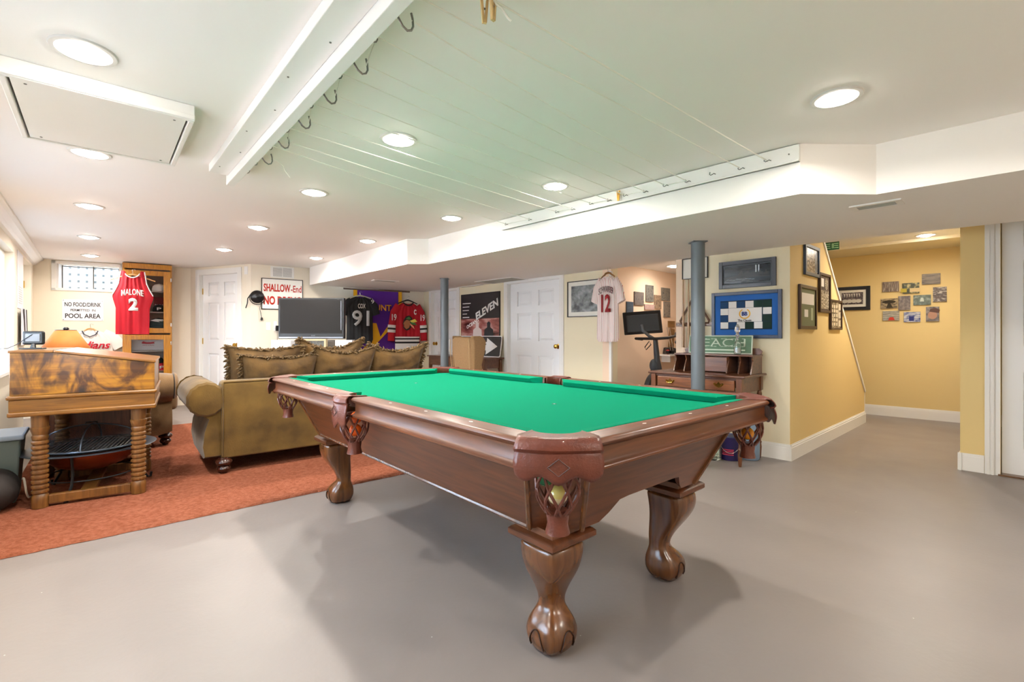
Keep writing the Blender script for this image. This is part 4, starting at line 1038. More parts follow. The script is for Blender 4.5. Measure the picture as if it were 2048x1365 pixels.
# ================================================================ BACK WALL SIGNS, TELEVISION
c, w_, h_, rz = onwall(C0, C1, 124.5, 207, 600, 642)
t = thing('pool_sign', 'white metal sign reading NO FOOD/DRINK PERMITTED IN POOL AREA below the small window', 'sign', c, rz)
MB().box((0, -.004, 0), (w_, .004, h_)).build('plate', mat('white_enamel', (228, 228, 234), .35), t, smooth=False)
text('NO FOOD/DRINK', w_ * .88, h_ * .20, (0, -.006, h_ * .27), M_ink, t, bold=.012)
text('PERMITTED  IN', w_ * .60, h_ * .11, (0, -.006, h_ * .0), M_ink, t, bold=.005)
text('POOL AREA', w_ * .86, h_ * .22, (0, -.006, -h_ * .27), M_ink, t, bold=.015)
for sx in (-1, 1):
    for sz in (-1, 1): MB().lathe([(.005, 0), (.005, .002)], n=8, M=Matrix.Translation((sx * w_ * .47, -.006, sz * h_ * .45)) @ Matrix.Rotation(R(90), 4, 'X')).build('screw', M_nail, t)
c, w_, h_, rz = onwall(C2, C3, 522.5, 605.5, 558.5, 620)
t = thing('pool_sign', 'white framed sign in orange-red letters reading SHALLOW-End NO DIVING, partly behind the television', 'sign', c, rz)
MB().box((0, -.008, 0), (w_, .016, h_)).build('border', M_ink, t, smooth=False)
MB().box((0, -.010, 0), (w_ - .022, .016, h_ - .022)).build('board', mat('white_board', (240, 238, 232), .5), t, smooth=False)
text('SHALLOW', w_ * .64, h_ * .25, (-w_ * .13, -.0185, h_ * .20), M_redink, t, bold=.03); text('-End', w_ * .26, h_ * .22, (w_ * .33, -.0185, h_ * .19), M_redink, t, bold=.012)
text('NO DIVING', w_ * .90, h_ * .28, (0, -.0185, -h_ * .21), M_redink, t, bold=.035)
c, w_, h_, rz = onwall(C2, C3, 541, 588, 534, 556.5)
t = thing('wall_vent', 'white return air grille with two slatted halves above the orange-lettered sign', 'vent', c, rz)
MB().box((0, -.005, 0), (w_, .010, h_)).build('plate', M_white, t, smooth=False, bevel=.003)
for s in (-1, 1):
    MB().box((s * w_ * .21, -.0105, 0), (w_ * .38, .002, h_ * .74)).build('backing', mat('vent_grey', (120, 122, 124), .7), t, smooth=False)
    b = MB()
    for k in range(11): b.box((s * w_ * .21, -.014, -h_ * .36 + h_ * .72 * (k + .5) / 11), (w_ * .38, .006, .005), rx=R(-35))
    b.build('louvers', M_white, t, smooth=False)
def plate(px0, px1, y0, y1, label, nm, P=C2, Q=C3, sw=True, group=None):
    c, w_, h_, rz = onwall(P, Q, px0, px1, y0, y1); t = thing(nm, label, nm.replace('_', ' '), c, rz, group)
    MB().box((0, -.003, 0), (w_, .006, h_)).build('plate', M_white, t, smooth=False, bevel=.002)
    if sw: MB().box((0, -.009, 0), (w_ * .3, .012, h_ * .3)).build('toggle', M_white, t, smooth=False, bevel=.002)
plate(532, 541.5, 645, 661, 'white light switch on the wall left of the television', 'light_switch')
plate(547, 554, 643, 662, 'white outlet plate at the left edge of the television', 'wall_outlet')
plate(489, 496, 533, 549, 'white door chime box high beside the first white door', 'door_chime', C1, C2, sw=False)
c = onl(553.5, C2, C3)
t = thing('power_adapter', 'black power adapter with cable plugged in beside the television', 'adapter', (c.x, c.y, zat(657, c.y)), ang(C2, C3))
MB().box((0, -.025, 0), (.035, .04, .08)).build('body', M_black, t, smooth=False, bevel=.004); b = MB(); b.tube([(0, -.03, -.03), (.004, -.035, -.12), (.0, -.03, -.25)], .003, 5); b.build('cable', M_black, t)
# coiled black lamp with cord on the wall
c = onl(514, C2, C3); t = thing('cord_reel', 'black round cord reel with dangling plug on the wall beside the orange-lettered sign', 'cord reel', (c.x, c.y, zat(594, c.y)), ang(C2, C3))
MR = Matrix.Rotation(R(90), 4, 'X')
b = MB(); b.lathe([(.02, 0), (.09, .006), (.092, .03), (.07, .06), (.04, .075), (.01, .08)], n=24, M=MR); b.build('housing', M_black, t)
b = MB(); b.lathe([(.03, .076), (.028, .088), (.008, .092)], n=16, M=MR); b.build('hub', mat('glossy_black', (30, 30, 32), .1), t)
b = MB(); b.tube([(-.07, -.02, .05), (-.12, -.02, -.03), (-.125, -.02, -.1), (-.145, -.02, -.17)], .008, 6); b.build('strap', M_black, t)
b = MB(); b.tube([(.10 * math.cos(a * .3 - 3.4), -.03, -.01 + .105 * math.sin(a * .3 - 3.4)) for a in range(12)], .006, 6); b.tube([(.05, -.03, -.09), (.03, -.03, -.17), (.045, -.03, -.24), (.055, -.03, -.31)], .004, 6); b.lathe([(.006, -.345), (.018, -.335), (.012, -.30)], (.057, -.03, 0), 8); b.build('cord', M_black, t)

ty = 6.45
def X(px, y=ty): return (px - 1024) / F * y
t = thing('media_console', 'dark grey weathered wood media console under the television', 'console', ((X(535) + X(705)) / 2, ty + .02, 0), R(8))
M_gw = wood('weathered_grey_wood', (120, 112, 104), (70, 66, 64), .6, 'X', 3)
cw2 = X(705) - X(535)
MB().box((0, 0, .875), (cw2, .44, .03)).build('top', M_gw, t, smooth=False, bevel=.003)
for s in (-1, 1): MB().box((s * (cw2 / 2 - .015), 0, .43), (.03, .42, .86)).build('side_panel', M_gw, t, smooth=False)
MB().box((0, .19, .43), (cw2 - .06, .02, .86)).build('back_panel', M_gw, t, smooth=False)
for z_ in (.06, .45): MB().box((0, 0, z_), (cw2 - .06, .40, .025)).build('shelf', M_gw, t, smooth=False)
MB().box((.0, .06, .945), (.74, .22, .11)).build('riser', M_gw, t, smooth=False, bevel=.003)
tv = thing('television', 'large flat black television with a grey lower bezel on the media console', 'television', ((X(557) + X(688)) / 2, ty, 1.001), R(1))
w_ = X(688) - X(557); h_ = .555
M_scr = mat('tv_screen', (26, 24, 23), .75)
b = MB(); b.box((0, .03, h_ / 2 + .02), (w_, .07, h_)); b.build('housing', M_black, tv, smooth=False, bevel=.008)
MB().box((0, -.0065, h_ / 2 + .045), (w_ - .05, .003, h_ - .09)).build('screen', M_scr, tv, smooth=False)
MB().box((0, -.008, .035), (w_ * .97, .012, .022)).build('lower_bezel', mat('tv_silver', (120, 122, 128), .3, .5), tv, smooth=False, bevel=.003)
MB().box((w_ / 2 - .04, -.009, h_ / 2 + .06), (.006, .003, h_ * .72)).build('edge_strip', mat('tv_silver', (0, 0, 0)), tv, smooth=False)
text('SONY', .055, .010, (.03, -.0085, .062), mat('tv_silver', (0, 0, 0)), tv)
MB().box((0, .03, .010), (.30, .20, .02)).build('stand', M_black, tv, smooth=False, bevel=.005)
for px0, px1, lb in ((546, 584, 'white plastic box left of the television base on the console'), (673, 706, 'white plastic box right of the television base on the console')):
    t = thing('speaker_box', lb, 'box', ((X(px0, 6.3) + X(px1, 6.3)) / 2, 6.32, .890), R(3)); w_ = X(px1, 6.3) - X(px0, 6.3)
    MB().box((0, 0, .0575), (w_, .15, .115)).build('body', mat('white_gloss', (232, 234, 240), .2), t, smooth=False, bevel=.004)
    MB().box((w_ * .2, -.0755, .0575), (w_ * .16, .002, .095)).build('panel_strip', mat('pale_grey', (206, 208, 214), .3), t, smooth=False)
t = thing('shadow_box', 'small cream framed box on the console below the television', 'box', ((X(609, 6.25) + X(653, 6.25)) / 2, 6.25, .890), R(4))
w_ = X(653, 6.25) - X(609, 6.25)
b = MB()
for s in (-1, 1): b.box((s * (w_ / 2 - .012), 0, .065), (.024, .08, .13)); 
b.box((0, 0, .012), (w_ - .048, .08, .024)); b.box((0, 0, .118), (w_ - .048, .08, .024)); b.build('frame', mat('cream_wood', (206, 190, 150), .5), t, smooth=False)
MB().box((0, .02, .065), (w_ - .048, .01, .085)).build('backing', photo('ribbed_brown', [(40, 32, 24), (110, 96, 66)], 14, 2, stretch=(3, 1, .3)), t, smooth=False)
t = thing('router', 'black wireless router beside the cream framed box', 'router', (X(596, 6.3), 6.33, .890), R(-10))
MB().box((0, 0, .03), (.13, .10, .06)).build('body', M_black, t, bevel=.014, bseg=3); b = MB(); b.tube([(.05, .03, .05), (.055, .03, .10)], .005, 6); b.tube([(-.05, .03, .05), (-.055, .03, .10)], .005, 6); b.build('antenna_pair', M_black, t)
# ================================================================ JERSEYS AND BANNER
def garment(b, rows, top, Hh, n=30, th=.03, seed=0, y0=0.0, sub=1):
    """rows: [(t, xl, xr)]; top(s) -> height fraction multiplier at s in -1..1"""
    rings = []
    ts = [i / 22 for i in range(23)]
    def ext(t):
        for (a, l0, r0), (c, l1, r1) in zip(rows[:-1], rows[1:]):
            if a <= t <= c: q = (t - a) / (c - a); return l0 + (l1 - l0) * q, r0 + (r1 - r0) * q
        return rows[-1][1], rows[-1][2]
    for t in ts:
        xl, xr = ext(t); fr = []; bk = []
        for k in range(n + 1):
            s = -1 + 2 * k / n; x = (xl + xr) / 2 + (xr - xl) / 2 * s
            zz = t * Hh * (1 + (top(s) - 1) * t ** 3)
            prof = max(0, 1 - s ** 4) ** .5
            fold = .010 * math.sin(s * 9 + seed + t * 2) * (1 - t * .6) + .005 * math.sin(s * 21 + seed * 2)
            fr.append((x, y0 - th * prof * .6 + fold * prof, zz)); bk.append((x, y0 + th * prof * .4 + fold * .5 * prof, zz))
        rings.append(fr + bk[::-1][1:-1])
    b.loft(rings)
def sleeve(b, path, w0, w1, th=.035):
    P = [Vector(p) for p in path]; rings = []
    for i, p in enumerate(P):
        q = i / (len(P) - 1); d = (P[min(i + 1, len(P) - 1)] - P[max(i - 1, 0)]).normalized(); nrm = Vector((d.z, 0, -d.x)); w_ = w0 + (w1 - w0) * q
        rings.append([p + nrm * (w_ / 2 * math.cos(2 * math.pi * k / 16)) + Vector((0, th / 2 * math.sin(2 * math.pi * k / 16), 0)) for k in range(16)])
    b.loft(rings)
def hanger(label, p, rz, w_, m_, hook_h=.06, drop=.07, group='clothes hangers under the jerseys'):
    t = thing('clothes_hanger', label, 'hanger', p, rz, group)
    b = MB(); pts = [(-w_ / 2, 0, -drop), (-w_ / 4, 0, -drop * .42), (-.03, 0, -.006), (0, 0, 0), (.03, 0, -.006), (w_ / 4, 0, -drop * .42), (w_ / 2, 0, -drop)]
    b.tube(pts, [.008, .010, .012, .013, .012, .010, .008], 8); b.build('shoulder_bar', m_, t)
    b = MB(); b.tube([(0, 0, 0), (0, 0, hook_h * .5)] + [(.016 * math.cos(R(200 - a * 25)) + .016 * 0 + .012, 0, hook_h * .5 + .02 + .018 * math.sin(R(200 - a * 25))) for a in range(9)], .0022, 6); b.build('hook', M_chrome, t)
    return t
def squeeze(t, k):
    t.scale = (k, 1, 1)
# red basketball jersey, MALONE 2
jr = ang(C0, C1) - R(6)
jy = 6.46; jx = (271 - 1024) / F * jy
t = thing('basketball_jersey', 'red sleeveless basketball jersey MALONE 2 hanging before the oak cabinet', 'jersey', (jx - .035, jy, zat(669, jy)), jr)
b = MB(); Hh = .86
garment(b, [(0, -.225, .215), (.42, -.222, .222), (.58, -.265, .275), (.62, -.262, .27), (.70, -.215, .225), (.80, -.175, .185), (.92, -.165, .165), (1, -.150, .150)], lambda s: 1 - .105 * max(0, 1 - (s / .68) ** 2) ** .5 if abs(s) < .68 else 1, Hh, seed=1)
b.build('body', M_red, t, fix=True)
M_trim = mat('white_navy_trim', (238, 236, 240), .7)
def nz(s): return Hh * (1 - .105 * max(0, 1 - (s / .68) ** 2) ** .5)
b = MB(); b.tube([(s * .150, -.021 * max(0, 1 - s ** 4) ** .5 - .002, nz(s)) for s in [i / 12 - .7 for i in range(0, 17)] if abs(s) < .69], .008, 6); b.build('collar_trim', M_trim, t)
for sg in (-1, 1):
    b = MB(); b.tube([(sg * .153, -.004, Hh * .99), (sg * .168, -.006, Hh * .91), (sg * .182, -.006, Hh * .80), (sg * .222, -.006, Hh * .70), (sg * .268, -.006, Hh * .61)], .008, 6); b.build('armhole_trim', M_trim, t)
text('MALONE', .29, .085, (0.01, -.052, Hh * .665), M_wink, t, bold=.02, arc=.018, depth=.004)
text('2', .125, .17, (0.02, -.052, Hh * .47), M_wink, t, bold=.05, depth=.004, name='number')
squeeze(t, .84)
hg = hanger('wooden hanger holding the red basketball jersey', (jx - .035, jy - .002, zat(548, jy) - .01), jr, .50, M_whw, .07, .085)
b = MB()
# white jersey with red script, hopper wall
q = onl(172, C0, C1); rz = ang(C0, C1); u = Vector((math.cos(rz), math.sin(rz), 0)); nn_ = Vector((math.sin(rz), -math.cos(rz), 0))
zb = .35; zt = zat(662, q.y - .1); Hh = zt - zb
base = Vector((q.x, q.y, zb)) + nn_ * .07 + u * .06
t = thing('baseball_jersey', 'white baseball jersey with red script ending in ns on the wall behind the lamp', 'jersey', base, rz)
b = MB(); garment(b, [(0, -.25, .25), (.7, -.24, .24), (.85, -.25, .25), (.95, -.17, .17), (1, -.085, .085)], lambda s: 1, Hh, seed=3); b.build('body', M_wcloth, t, fix=True)
for sg in (-1, 1):
    b = MB(); sleeve(b, [(sg * .14, 0, Hh * .96), (sg * .24, 0, Hh * .88), (sg * .33, 0, Hh * .70)], .12, .17); b.build('sleeve', M_wcloth, t, fix=True)
b = MB(); b.tube([(-.085, -.02, Hh), (-.06, -.03, Hh - .05), (0, -.034, Hh - .085), (.06, -.03, Hh - .05), (.085, -.02, Hh)], .006, 6); b.build('collar_trim', M_navy, t)
text('Indians', .40, .105, (.02, -.034, Hh * .745), mat('script_red', (205, 20, 50), .6), t, shear=.35, bold=.02, depth=.004)
hanger('wooden hanger of the white baseball jersey below the white metal sign', (base.x, base.y, zt + .03), rz, .20, M_whw, .06, .05)

# purple banner
TVr = ang(C2, C3); nT = Vector((math.sin(TVr), -math.cos(TVr), 0)); uT = Vector((math.cos(TVr), math.sin(TVr), 0))
c, w_, h_, rz = onwall(C2, C3, 706, 802, 580, 713)
bn = thing('pennant_banner', 'purple hanging banner with gold edges, MOUNT lettering and a gold slanted figure', 'banner', c + nT * .03, rz)
def cloth_panel(b, x0, x1, z0, z1, y=-.0, n=24, amp=.008, th=.004):
    fr = []; 
    for k in range(n + 1):
        x = x0 + (x1 - x0) * k / n; fr.append((x, y + amp * math.sin(x * 11)))
    ring = lambda z_: [(x, yy, z_) for x, yy in fr] + [(x, yy + th, z_) for x, yy in fr[::-1]]
    b.loft([ring(z0), ring(z1)])
b = MB(); cloth_panel(b, -w_ / 2, w_ / 2, -h_ / 2, h_ / 2); b.build('cloth', mat('purple_cloth', (92, 38, 150), .8, bump=.1, bscale=80), bn, fix=True)
M_gold = mat('gold_cloth', (240, 178, 24), .7)
for sg in (-1, 1): b = MB(); cloth_panel(b, sg * w_ / 2 - (.06 if sg > 0 else 0), sg * w_ / 2 + (.06 if sg < 0 else 0), -h_ / 2, h_ / 2, y=-.003); b.build('gold_edge', M_gold, bn, fix=True)
text('MOUNT', w_ * .60, .105, (-w_ * .03, -.012, h_ * .23), mat('gold_letter', (246, 170, 50), .6), bn, bold=.02)
x_ = lambda p: (p - 754) / 96 * w_
zf = lambda p: (646.5 - p) / 133 * h_
for nm, pts in (('figure_left', [(731, 646), (750, 647), (758, 674), (776, 648), (786, 650), (748, 690), (722, 712), (721, 700), (735, 686), (741, 680)]),):
    flat(bn, 'gold_figure', [(x_(a), zf(c_)) for a, c_ in pts], M_gold, y=-.011)
MB().box((0, .0, 0), (.001, .001, .001)).build('seam', M_gold, bn, smooth=False) if False else None
r0 = onl(686, C2, C3); r1 = onl(818, C2, C3); Lr = (r1 - r0).length; rc = (r0 + r1) / 2
b = MB(); b.tube([(-Lr / 2, 0, 0), (Lr / 2, 0, 0)], .014, 8)
t = b.build('banner_rod', wood('rod_wood', (120, 92, 70), (86, 64, 48), .5)); t.location = Vector((rc.x, rc.y, SOF - .016)) + nT * .03; t.rotation_euler = (0, 0, TVr)
tag(t, 'wooden rod just under the soffit from which the purple banner hangs', 'rod')
# dark football jersey COX 91
q = onl(713, C2, C3); base = Vector((q.x, q.y, 0)) + nT * .20; z0 = zat(688, base.y); zt = zat(594, base.y); Hh = zt - z0
t = thing('football_jersey', 'black football jersey COX 91 hanging beside the television', 'jersey', (base.x, base.y, z0), TVr - R(4))
b = MB(); garment(b, [(0, -.24, .22), (.08, -.27, .26), (.6, -.26, .25), (.78, -.29, .28), (.9, -.27, .26), (.97, -.17, .17), (1, -.09, .09)], lambda s: 1 - .02 * (1 - s * s), Hh, seed=5, th=.06); b.build('body', M_bcloth, t, fix=True)
for sg in (-1, 1):
    b = MB(); sleeve(b, [(sg * .18, 0, Hh * .90), (sg * .29, 0, Hh * .80), (sg * .33, 0, Hh * .62)], .15, .15, .08); b.build('sleeve', M_bcloth, t, fix=True)
text('COX', .15, .075, (0.02, -.048, Hh * .80), M_wink, t, bold=.01); text('91', .34, .25, (0.0, -.054, Hh * .54), mat('silver_number', (206, 210, 214), .5), t, bold=.02, name='number')
text('9', .06, .06, (.235, -.050, Hh * .90), M_wink, t, name='shoulder_number')
squeeze(t, .78)
hanger('pale hanger of the black football jersey', (base.x, base.y, zt + .02), TVr, .40, mat('pale_plastic', (206, 200, 176), .4), .05, .05)
# red hockey jersey
q = onl(817, C2, C3); base = Vector((q.x, q.y, 0)) + nT * .12 - uT * .06; z0 = zat(699, base.y); zt = zat(606, base.y); Hh = zt - z0
t = thing('hockey_jersey', 'red hockey jersey with captain C, feathered head crest and striped hem on a black hanger', 'jersey', (base.x, base.y, z0), TVr - R(2))
b = MB(); garment(b, [(0, -.25, .25), (.5, -.25, .25), (.8, -.26, .26), (.93, -.20, .20), (1, -.10, .10)], lambda s: 1 - .03 * (1 - s * s), Hh, seed=8, th=.05); bd = b.build('body', M_red, t, fix=True)
def band(x0, x1, z0_, z1_, m_, nm, y=-.0345, par=None):
    b = MB(); fr = []
    for k in range(17):
        s = -1 + k / 8; x = x0 + (x1 - x0) * k / 16; prof = max(.0, 1 - s ** 4) ** .5
        fr.append((x, -.05 * .6 * prof - .018 * prof - .0))
    ring = lambda z_: [(x, yy, z_) for x, yy in fr] + [(x, yy + .004, z_) for x, yy in fr[::-1]]
    b.loft([ring(z0_), ring(z1_)]); return b.build(nm, m_, par or bd, fix=True)
band(-.25, .25, -.0, .10, M_wcloth, 'hem_band'); band(-.25, .25, .10, .13, M_ink, 'hem_stripe'); band(-.25, .25, .13, .165, M_wcloth, 'hem_band'); band(-.25, .25, .165, .19, M_ink, 'hem_stripe'); band(-.25, .25, .19, .215, M_wcloth, 'hem_band')
for sg in (-1, 1):
    b = MB(); pth = [(sg * .18, 0, Hh * .92), (sg * .27, 0, Hh * .78), (sg * .315, 0, Hh * .5), (sg * .33, 0, Hh * .18)]; sleeve(b, pth, .16, .13, .07); sl = b.build('sleeve', M_red, t, fix=True)
    for f0, f1, m_ in ((.36, .42, M_wcloth), (.42, .46, M_ink), (.46, .52, M_wcloth)):
        b = MB(); P_ = [Vector((sg * (.315 + (.5 - f) / .32 * .015), 0, Hh * f)) for f in (f1, f0)]; sleeve(b, P_, .155, .153, .082); b.build('sleeve_stripe', m_, sl, fix=True)
    text('19', .09, .11, (sg * .285, -.046, Hh * .68), M_wink, sl, name='sleeve_number', bold=.02)
b = MB(); b.tube([(-.10, -.02, Hh), (-.06, -.04, Hh - .035), (0, -.045, Hh - .05), (.06, -.04, Hh - .035), (.10, -.02, Hh)], .012, 6); b.build('collar', M_ink, t)
text('C', .05, .09, (.125, -.052, Hh * .80), M_wink, t, bold=.05, name='captain_letter')
cx_, cz_ = .0, Hh * .56
def cr(pts, m_, nm, y=-.058): flat(t, nm, [(cx_ + a * .13, cz_ + c_ * .13) for a, c_ in pts], m_, y=y, th=.002)
cr([(-.7, -.75), (-.35, -1), (.1, -.8), (.45, -.35), (.6, .2), (.45, .75), (0, 1.0), (-.5, .85), (-.8, .4), (-.95, -.1), (-.8, -.3), (-.9, -.5)], mat('crest_black', (40, 32, 28), .6), 'crest')
cr([(-.72, -.55), (-.4, -.8), (0, -.6), (.2, -.1), (.1, .3), (-.35, .45), (-.7, .2), (-.88, -.1), (-.72, -.25), (-.8, -.4)], mat('crest_tan', (168, 104, 66), .6), 'crest_face', -.061)
cr([(.1, .3), (.9, .55), (1.25, .2), (.5, .05)], mat('crest_yellow', (236, 214, 90), .6), 'crest_feather', -.061)
cr([(.12, .15), (.95, .05), (1.2, -.3), (.4, -.15)], mat('crest_green', (70, 120, 60), .6), 'crest_feather', -.062)
cr([(.12, 0), (.7, -.4), (.85, -.8), (.25, -.35)], mat('crest_orange', (230, 150, 110), .6), 'crest_feather', -.063)
cr([(-.5, .6), (0, .85), (.3, .55), (.0, .45)], mat('crest_green', (0, 0, 0)), 'crest_band', -.061)
squeeze(t, .88)
hanger('black hanger of the red hockey jersey', (base.x, base.y, zt + .045), TVr, .34, M_black, .06, .06)
# pinstriped baseball jersey 12
AW = ang(C3, EE); nA = Vector((math.sin(AW), -math.cos(AW), 0)); uA = Vector((math.cos(AW), math.sin(AW), 0))
q = onl(1226.5, C3, EE); base = Vector((q.x, q.y, 0)) + nA * .10; z0 = zat(684, base.y); zt = zat(553, base.y); Hh = zt - z0
t = thing('baseball_jersey', 'white pinstriped baseball jersey with red name and number 12 on a wooden hanger', 'jersey', (base.x, base.y, z0), AW + R(10))
mp_ = bpy.data.materials.new('pinstripe_cloth'); mp_.use_nodes = True; nt = mp_.node_tree; pb = nt.nodes['Principled BSDF']; pb.inputs['Roughness'].default_value = .8
tcx = nt.nodes.new('ShaderNodeTexCoord'); sx_ = nt.nodes.new('ShaderNodeSeparateXYZ'); nt.links.new(tcx.outputs['Object'], sx_.inputs[0])
m1 = nt.nodes.new('ShaderNodeMath'); m1.operation = 'MULTIPLY'; m1.inputs[1].default_value = 38; nt.links.new(sx_.outputs['X'], m1.inputs[0])
m2 = nt.nodes.new('ShaderNodeMath'); m2.operation = 'FRACT'; nt.links.new(m1.outputs[0], m2.inputs[0]); m3 = nt.nodes.new('ShaderNodeMath'); m3.operation = 'LESS_THAN'; m3.inputs[1].default_value = .16; nt.links.new(m2.outputs[0], m3.inputs[0])
mxx = nt.nodes.new('ShaderNodeMixRGB'); mxx.inputs[1].default_value = lin((240, 232, 226)); mxx.inputs[2].default_value = lin((186, 60, 70)); nt.links.new(m3.outputs[0], mxx.inputs[0]); nt.links.new(mxx.outputs[0], pb.inputs['Base Color'])
b = MB(); garment(b, [(0, -.20, .19), (.05, -.235, .225), (.5, -.22, .22), (.76, -.23, .23), (.88, -.22, .22), (.96, -.15, .15), (1, -.07, .07)], lambda s: 1 - .01 * (1 - s * s), Hh, seed=11, th=.06); b.build('body', mp_, t, fix=True)
for sg in (-1, 1):
    b = MB(); sleeve(b, [(sg * .14, 0, Hh * .92), (sg * .23, 0, Hh * .80), (sg * .275, 0, Hh * .60)], .14, .15, .07); b.build('sleeve', mp_, t, fix=True)
Mb = mat('maroon_letter', (150, 28, 34), .6)
text('SCHWARBER', .30, .07, (.0, -.052, Hh * .80), mat('name_ink', (70, 40, 40), .6), t, arc=.03); text('12', .19, .20, (.0, -.056, Hh * .585), Mb, t, bold=.03, name='number')
squeeze(t, .60)
hanger('wooden hanger of the pinstriped jersey at the wall corner', (base.x, base.y, zt + .04), AW, .18, wood('hanger_dark_wood', (150, 104, 52), (120, 80, 36), .4), .05, .05)

# ================================================================ OAK CABINET with caps
A_ = Vector((-5.434, 6.62, 0)); B_ = Vector((-4.975, 6.94, 0)); cr_ = ang(A_, B_); CWd = (B_ - A_).length; CHt = 2.088
cb = thing('oak_cabinet', 'tall honey oak cabinet with two glass doors full of sports caps', 'cabinet', A_, cr_)
CD = .26
for x_ in (.012, CWd - .012): MB().box((x_, CD / 2, CHt / 2), (.024, CD, CHt)).build('side_panel', M_oak, cb, smooth=False)
MB().box((CWd / 2, CD - .008, CHt / 2), (CWd - .048, .014, CHt)).build('back_panel', mat('cabinet_inside', (150, 140, 130), .7), cb, smooth=False)
MB().box((CWd / 2, CD / 2, CHt - .012), (CWd, CD, .024)).build('top', M_oak, cb, smooth=False); MB().box((CWd / 2, CD / 2, .05), (CWd - .048, CD - .02, .10)).build('plinth', M_oak, cb, smooth=False)
MB().box((CWd / 2, -.006, CHt - .04), (CWd, .012, .07)).build('cornice', M_oak, cb, smooth=False)
M_cg = mat('cabinet_glass', (255, 255, 255), .03, trans=1.0, ior=1.05)
doors_z = ((1.10, 1.99), (.10, 1.075))
for z0, z1 in doors_z:
    d_ = bpy.data.objects.new('door', None); b = MB(); fw = .085
    b.box((fw / 2 + .012, -.010, (z0 + z1) / 2), (fw, .022, z1 - z0)); b.box((CWd - fw / 2 - .012, -.010, (z0 + z1) / 2), (fw, .022, z1 - z0))
    b.box((CWd / 2, -.010, z1 - .035), (CWd - 2 * fw - .024, .022, .07)); b.box((CWd / 2, -.010, z0 + .035), (CWd - 2 * fw - .024, .022, .07))
    dd = b.build('door', M_oak, cb, smooth=False, bevel=.004)
    MB().box((CWd / 2, -.008, (z0 + z1) / 2), (CWd - 2 * fw - .02, .003, z1 - z0 - .13)).build('glass_pane', M_cg, dd, smooth=False)
    for z_ in (z0 + .12, z1 - .12): MB().box((CWd - .010, -.024, z_), (.012, .006, .05)).build('hinge', M_chrome, dd, smooth=False)
shz = (1.70, 1.40, 1.17, .84, .55)
for z_ in shz: MB().box((CWd / 2, CD / 2, z_), (CWd - .05, CD - .03, .014)).build('shelf', mat('shelf_board', (170, 166, 160), .5), cb, smooth=False)
MC = Matrix.Translation(A_) @ Matrix.Rotation(cr_, 4, 'Z')
def cap(x, z_, col, label, yaw=0, logo=None, sc=1.0, lc=(235, 235, 235), big=False):
    p = MC @ Vector((x, .11, z_)); t = thing('sports_hat', label, 'cap', p, cr_ + yaw, 'caps in the oak cabinet'); m_ = mat('cap_%d_%d_%d' % col, col, .8)
    b = MB(); b.lathe([(.085 * sc, 0), (.088 * sc, .03 * sc), (.080 * sc, .07 * sc), (.055 * sc, .10 * sc), (.008, .115 * sc)], n=20); b.build('crown', m_, t)
    b = MB(); rows = []
    for q_ in range(5):
        r_ = 1 - q_ / 4 * .0; rows.append([(.08 * sc * math.cos(R(200 + 140 * k / 12)) * (1 - .04 * q_), .085 * sc * math.sin(R(200 + 140 * k / 12)) * 1 - .013 * sc * q_ * math.sin(math.pi * k / 12), .010 + .004 * math.sin(math.pi * k / 12) - .002 * q_) for k in range(13)])
    b.loft(rows, caps=False, closed=False); o = b.build('brim', m_, t, solid=.004)
    if logo: text(logo, .055 * sc, .04 * sc, (0, -.088 * sc, .045 * sc), mat('cap_logo_%d' % lc[0], lc, .6), t, bold=.02)
    return t
cap(CWd - .15, 1.708, (226, 226, 224), 'white and dark cap on the top shelf of the oak cabinet')
cap(CWd - .15, 1.408, (26, 28, 32), 'black cap with white letter on the middle shelf of the oak cabinet', logo='P', sc=.95)
cap(CWd - .16, 1.178, (34, 52, 54), 'dark green cap with pale wing mark behind the upper glass door', sc=1.25)
cap(CWd - .14, .558, (190, 26, 40), 'red cap with white letter on the lower shelf behind glass', logo='P', yaw=R(15))
p = MC @ Vector((CWd - .14, .19, 1.47)); t = thing('team_pennant', 'dark red board with pale lettering standing behind the black cap', 'pennant', p, cr_)
MB().box((0, 0, .06), (.16, .01, .20)).build('board', mat('maroon_board', (110, 30, 34), .6), t, smooth=False); text('BULLS', .13, .05, (0, -.006, .03), M_wink, t)
p = MC @ Vector((CWd - .16, .10, 1.178)); 
b = MB(); b.slab([(-.09, .10), (-.03, .125), (.05, .12), (.10, .10), (.03, .105), (.06, .09), (0, .095), (.02, .08), (-.04, .088)], -.112, -.110); o = b.build('wing_emblem', mat('silver_number', (0, 0, 0)), bpy.data.objects['sports_hat.002'], smooth=False)
p = MC @ Vector((CWd / 2, .10, .847)); t = thing('beer_mirror', 'white board with red bow emblem and dark crowd photo in the lower glass door', 'board', p, cr_)
MB().box((0, .05, .10), (CWd - .17, .01, .19)).build('board', mat('white_print', (214, 212, 214), .5), t, smooth=False)
MB().box((0, .043, .175), (.24, .004, .045)).build('crowd_strip', photo('crowd_dark', [(40, 36, 36), (90, 84, 84)], 12, 3), t, smooth=False)
flat(t, 'bow_emblem', [(-.075, .10), (-.02, .095), (.02, .095), (.075, .10), (.065, .115), (.085, .13), (.02, .120), (-.02, .120), (-.06, .135), (-.075, .118)], mat('bow_red', (176, 30, 50), .5), y=.044)
text('MAKE A PLAN', .13, .014, (0, .044, .075), mat('bow_red', (0, 0, 0)), t)
p = MC @ Vector((CWd - .19, .10, .558)); t = thing('football_helmet', 'dark helmet shape with white wing stripes behind the lower glass door', 'helmet', p + Vector((-.03, .05, 0)), cr_)
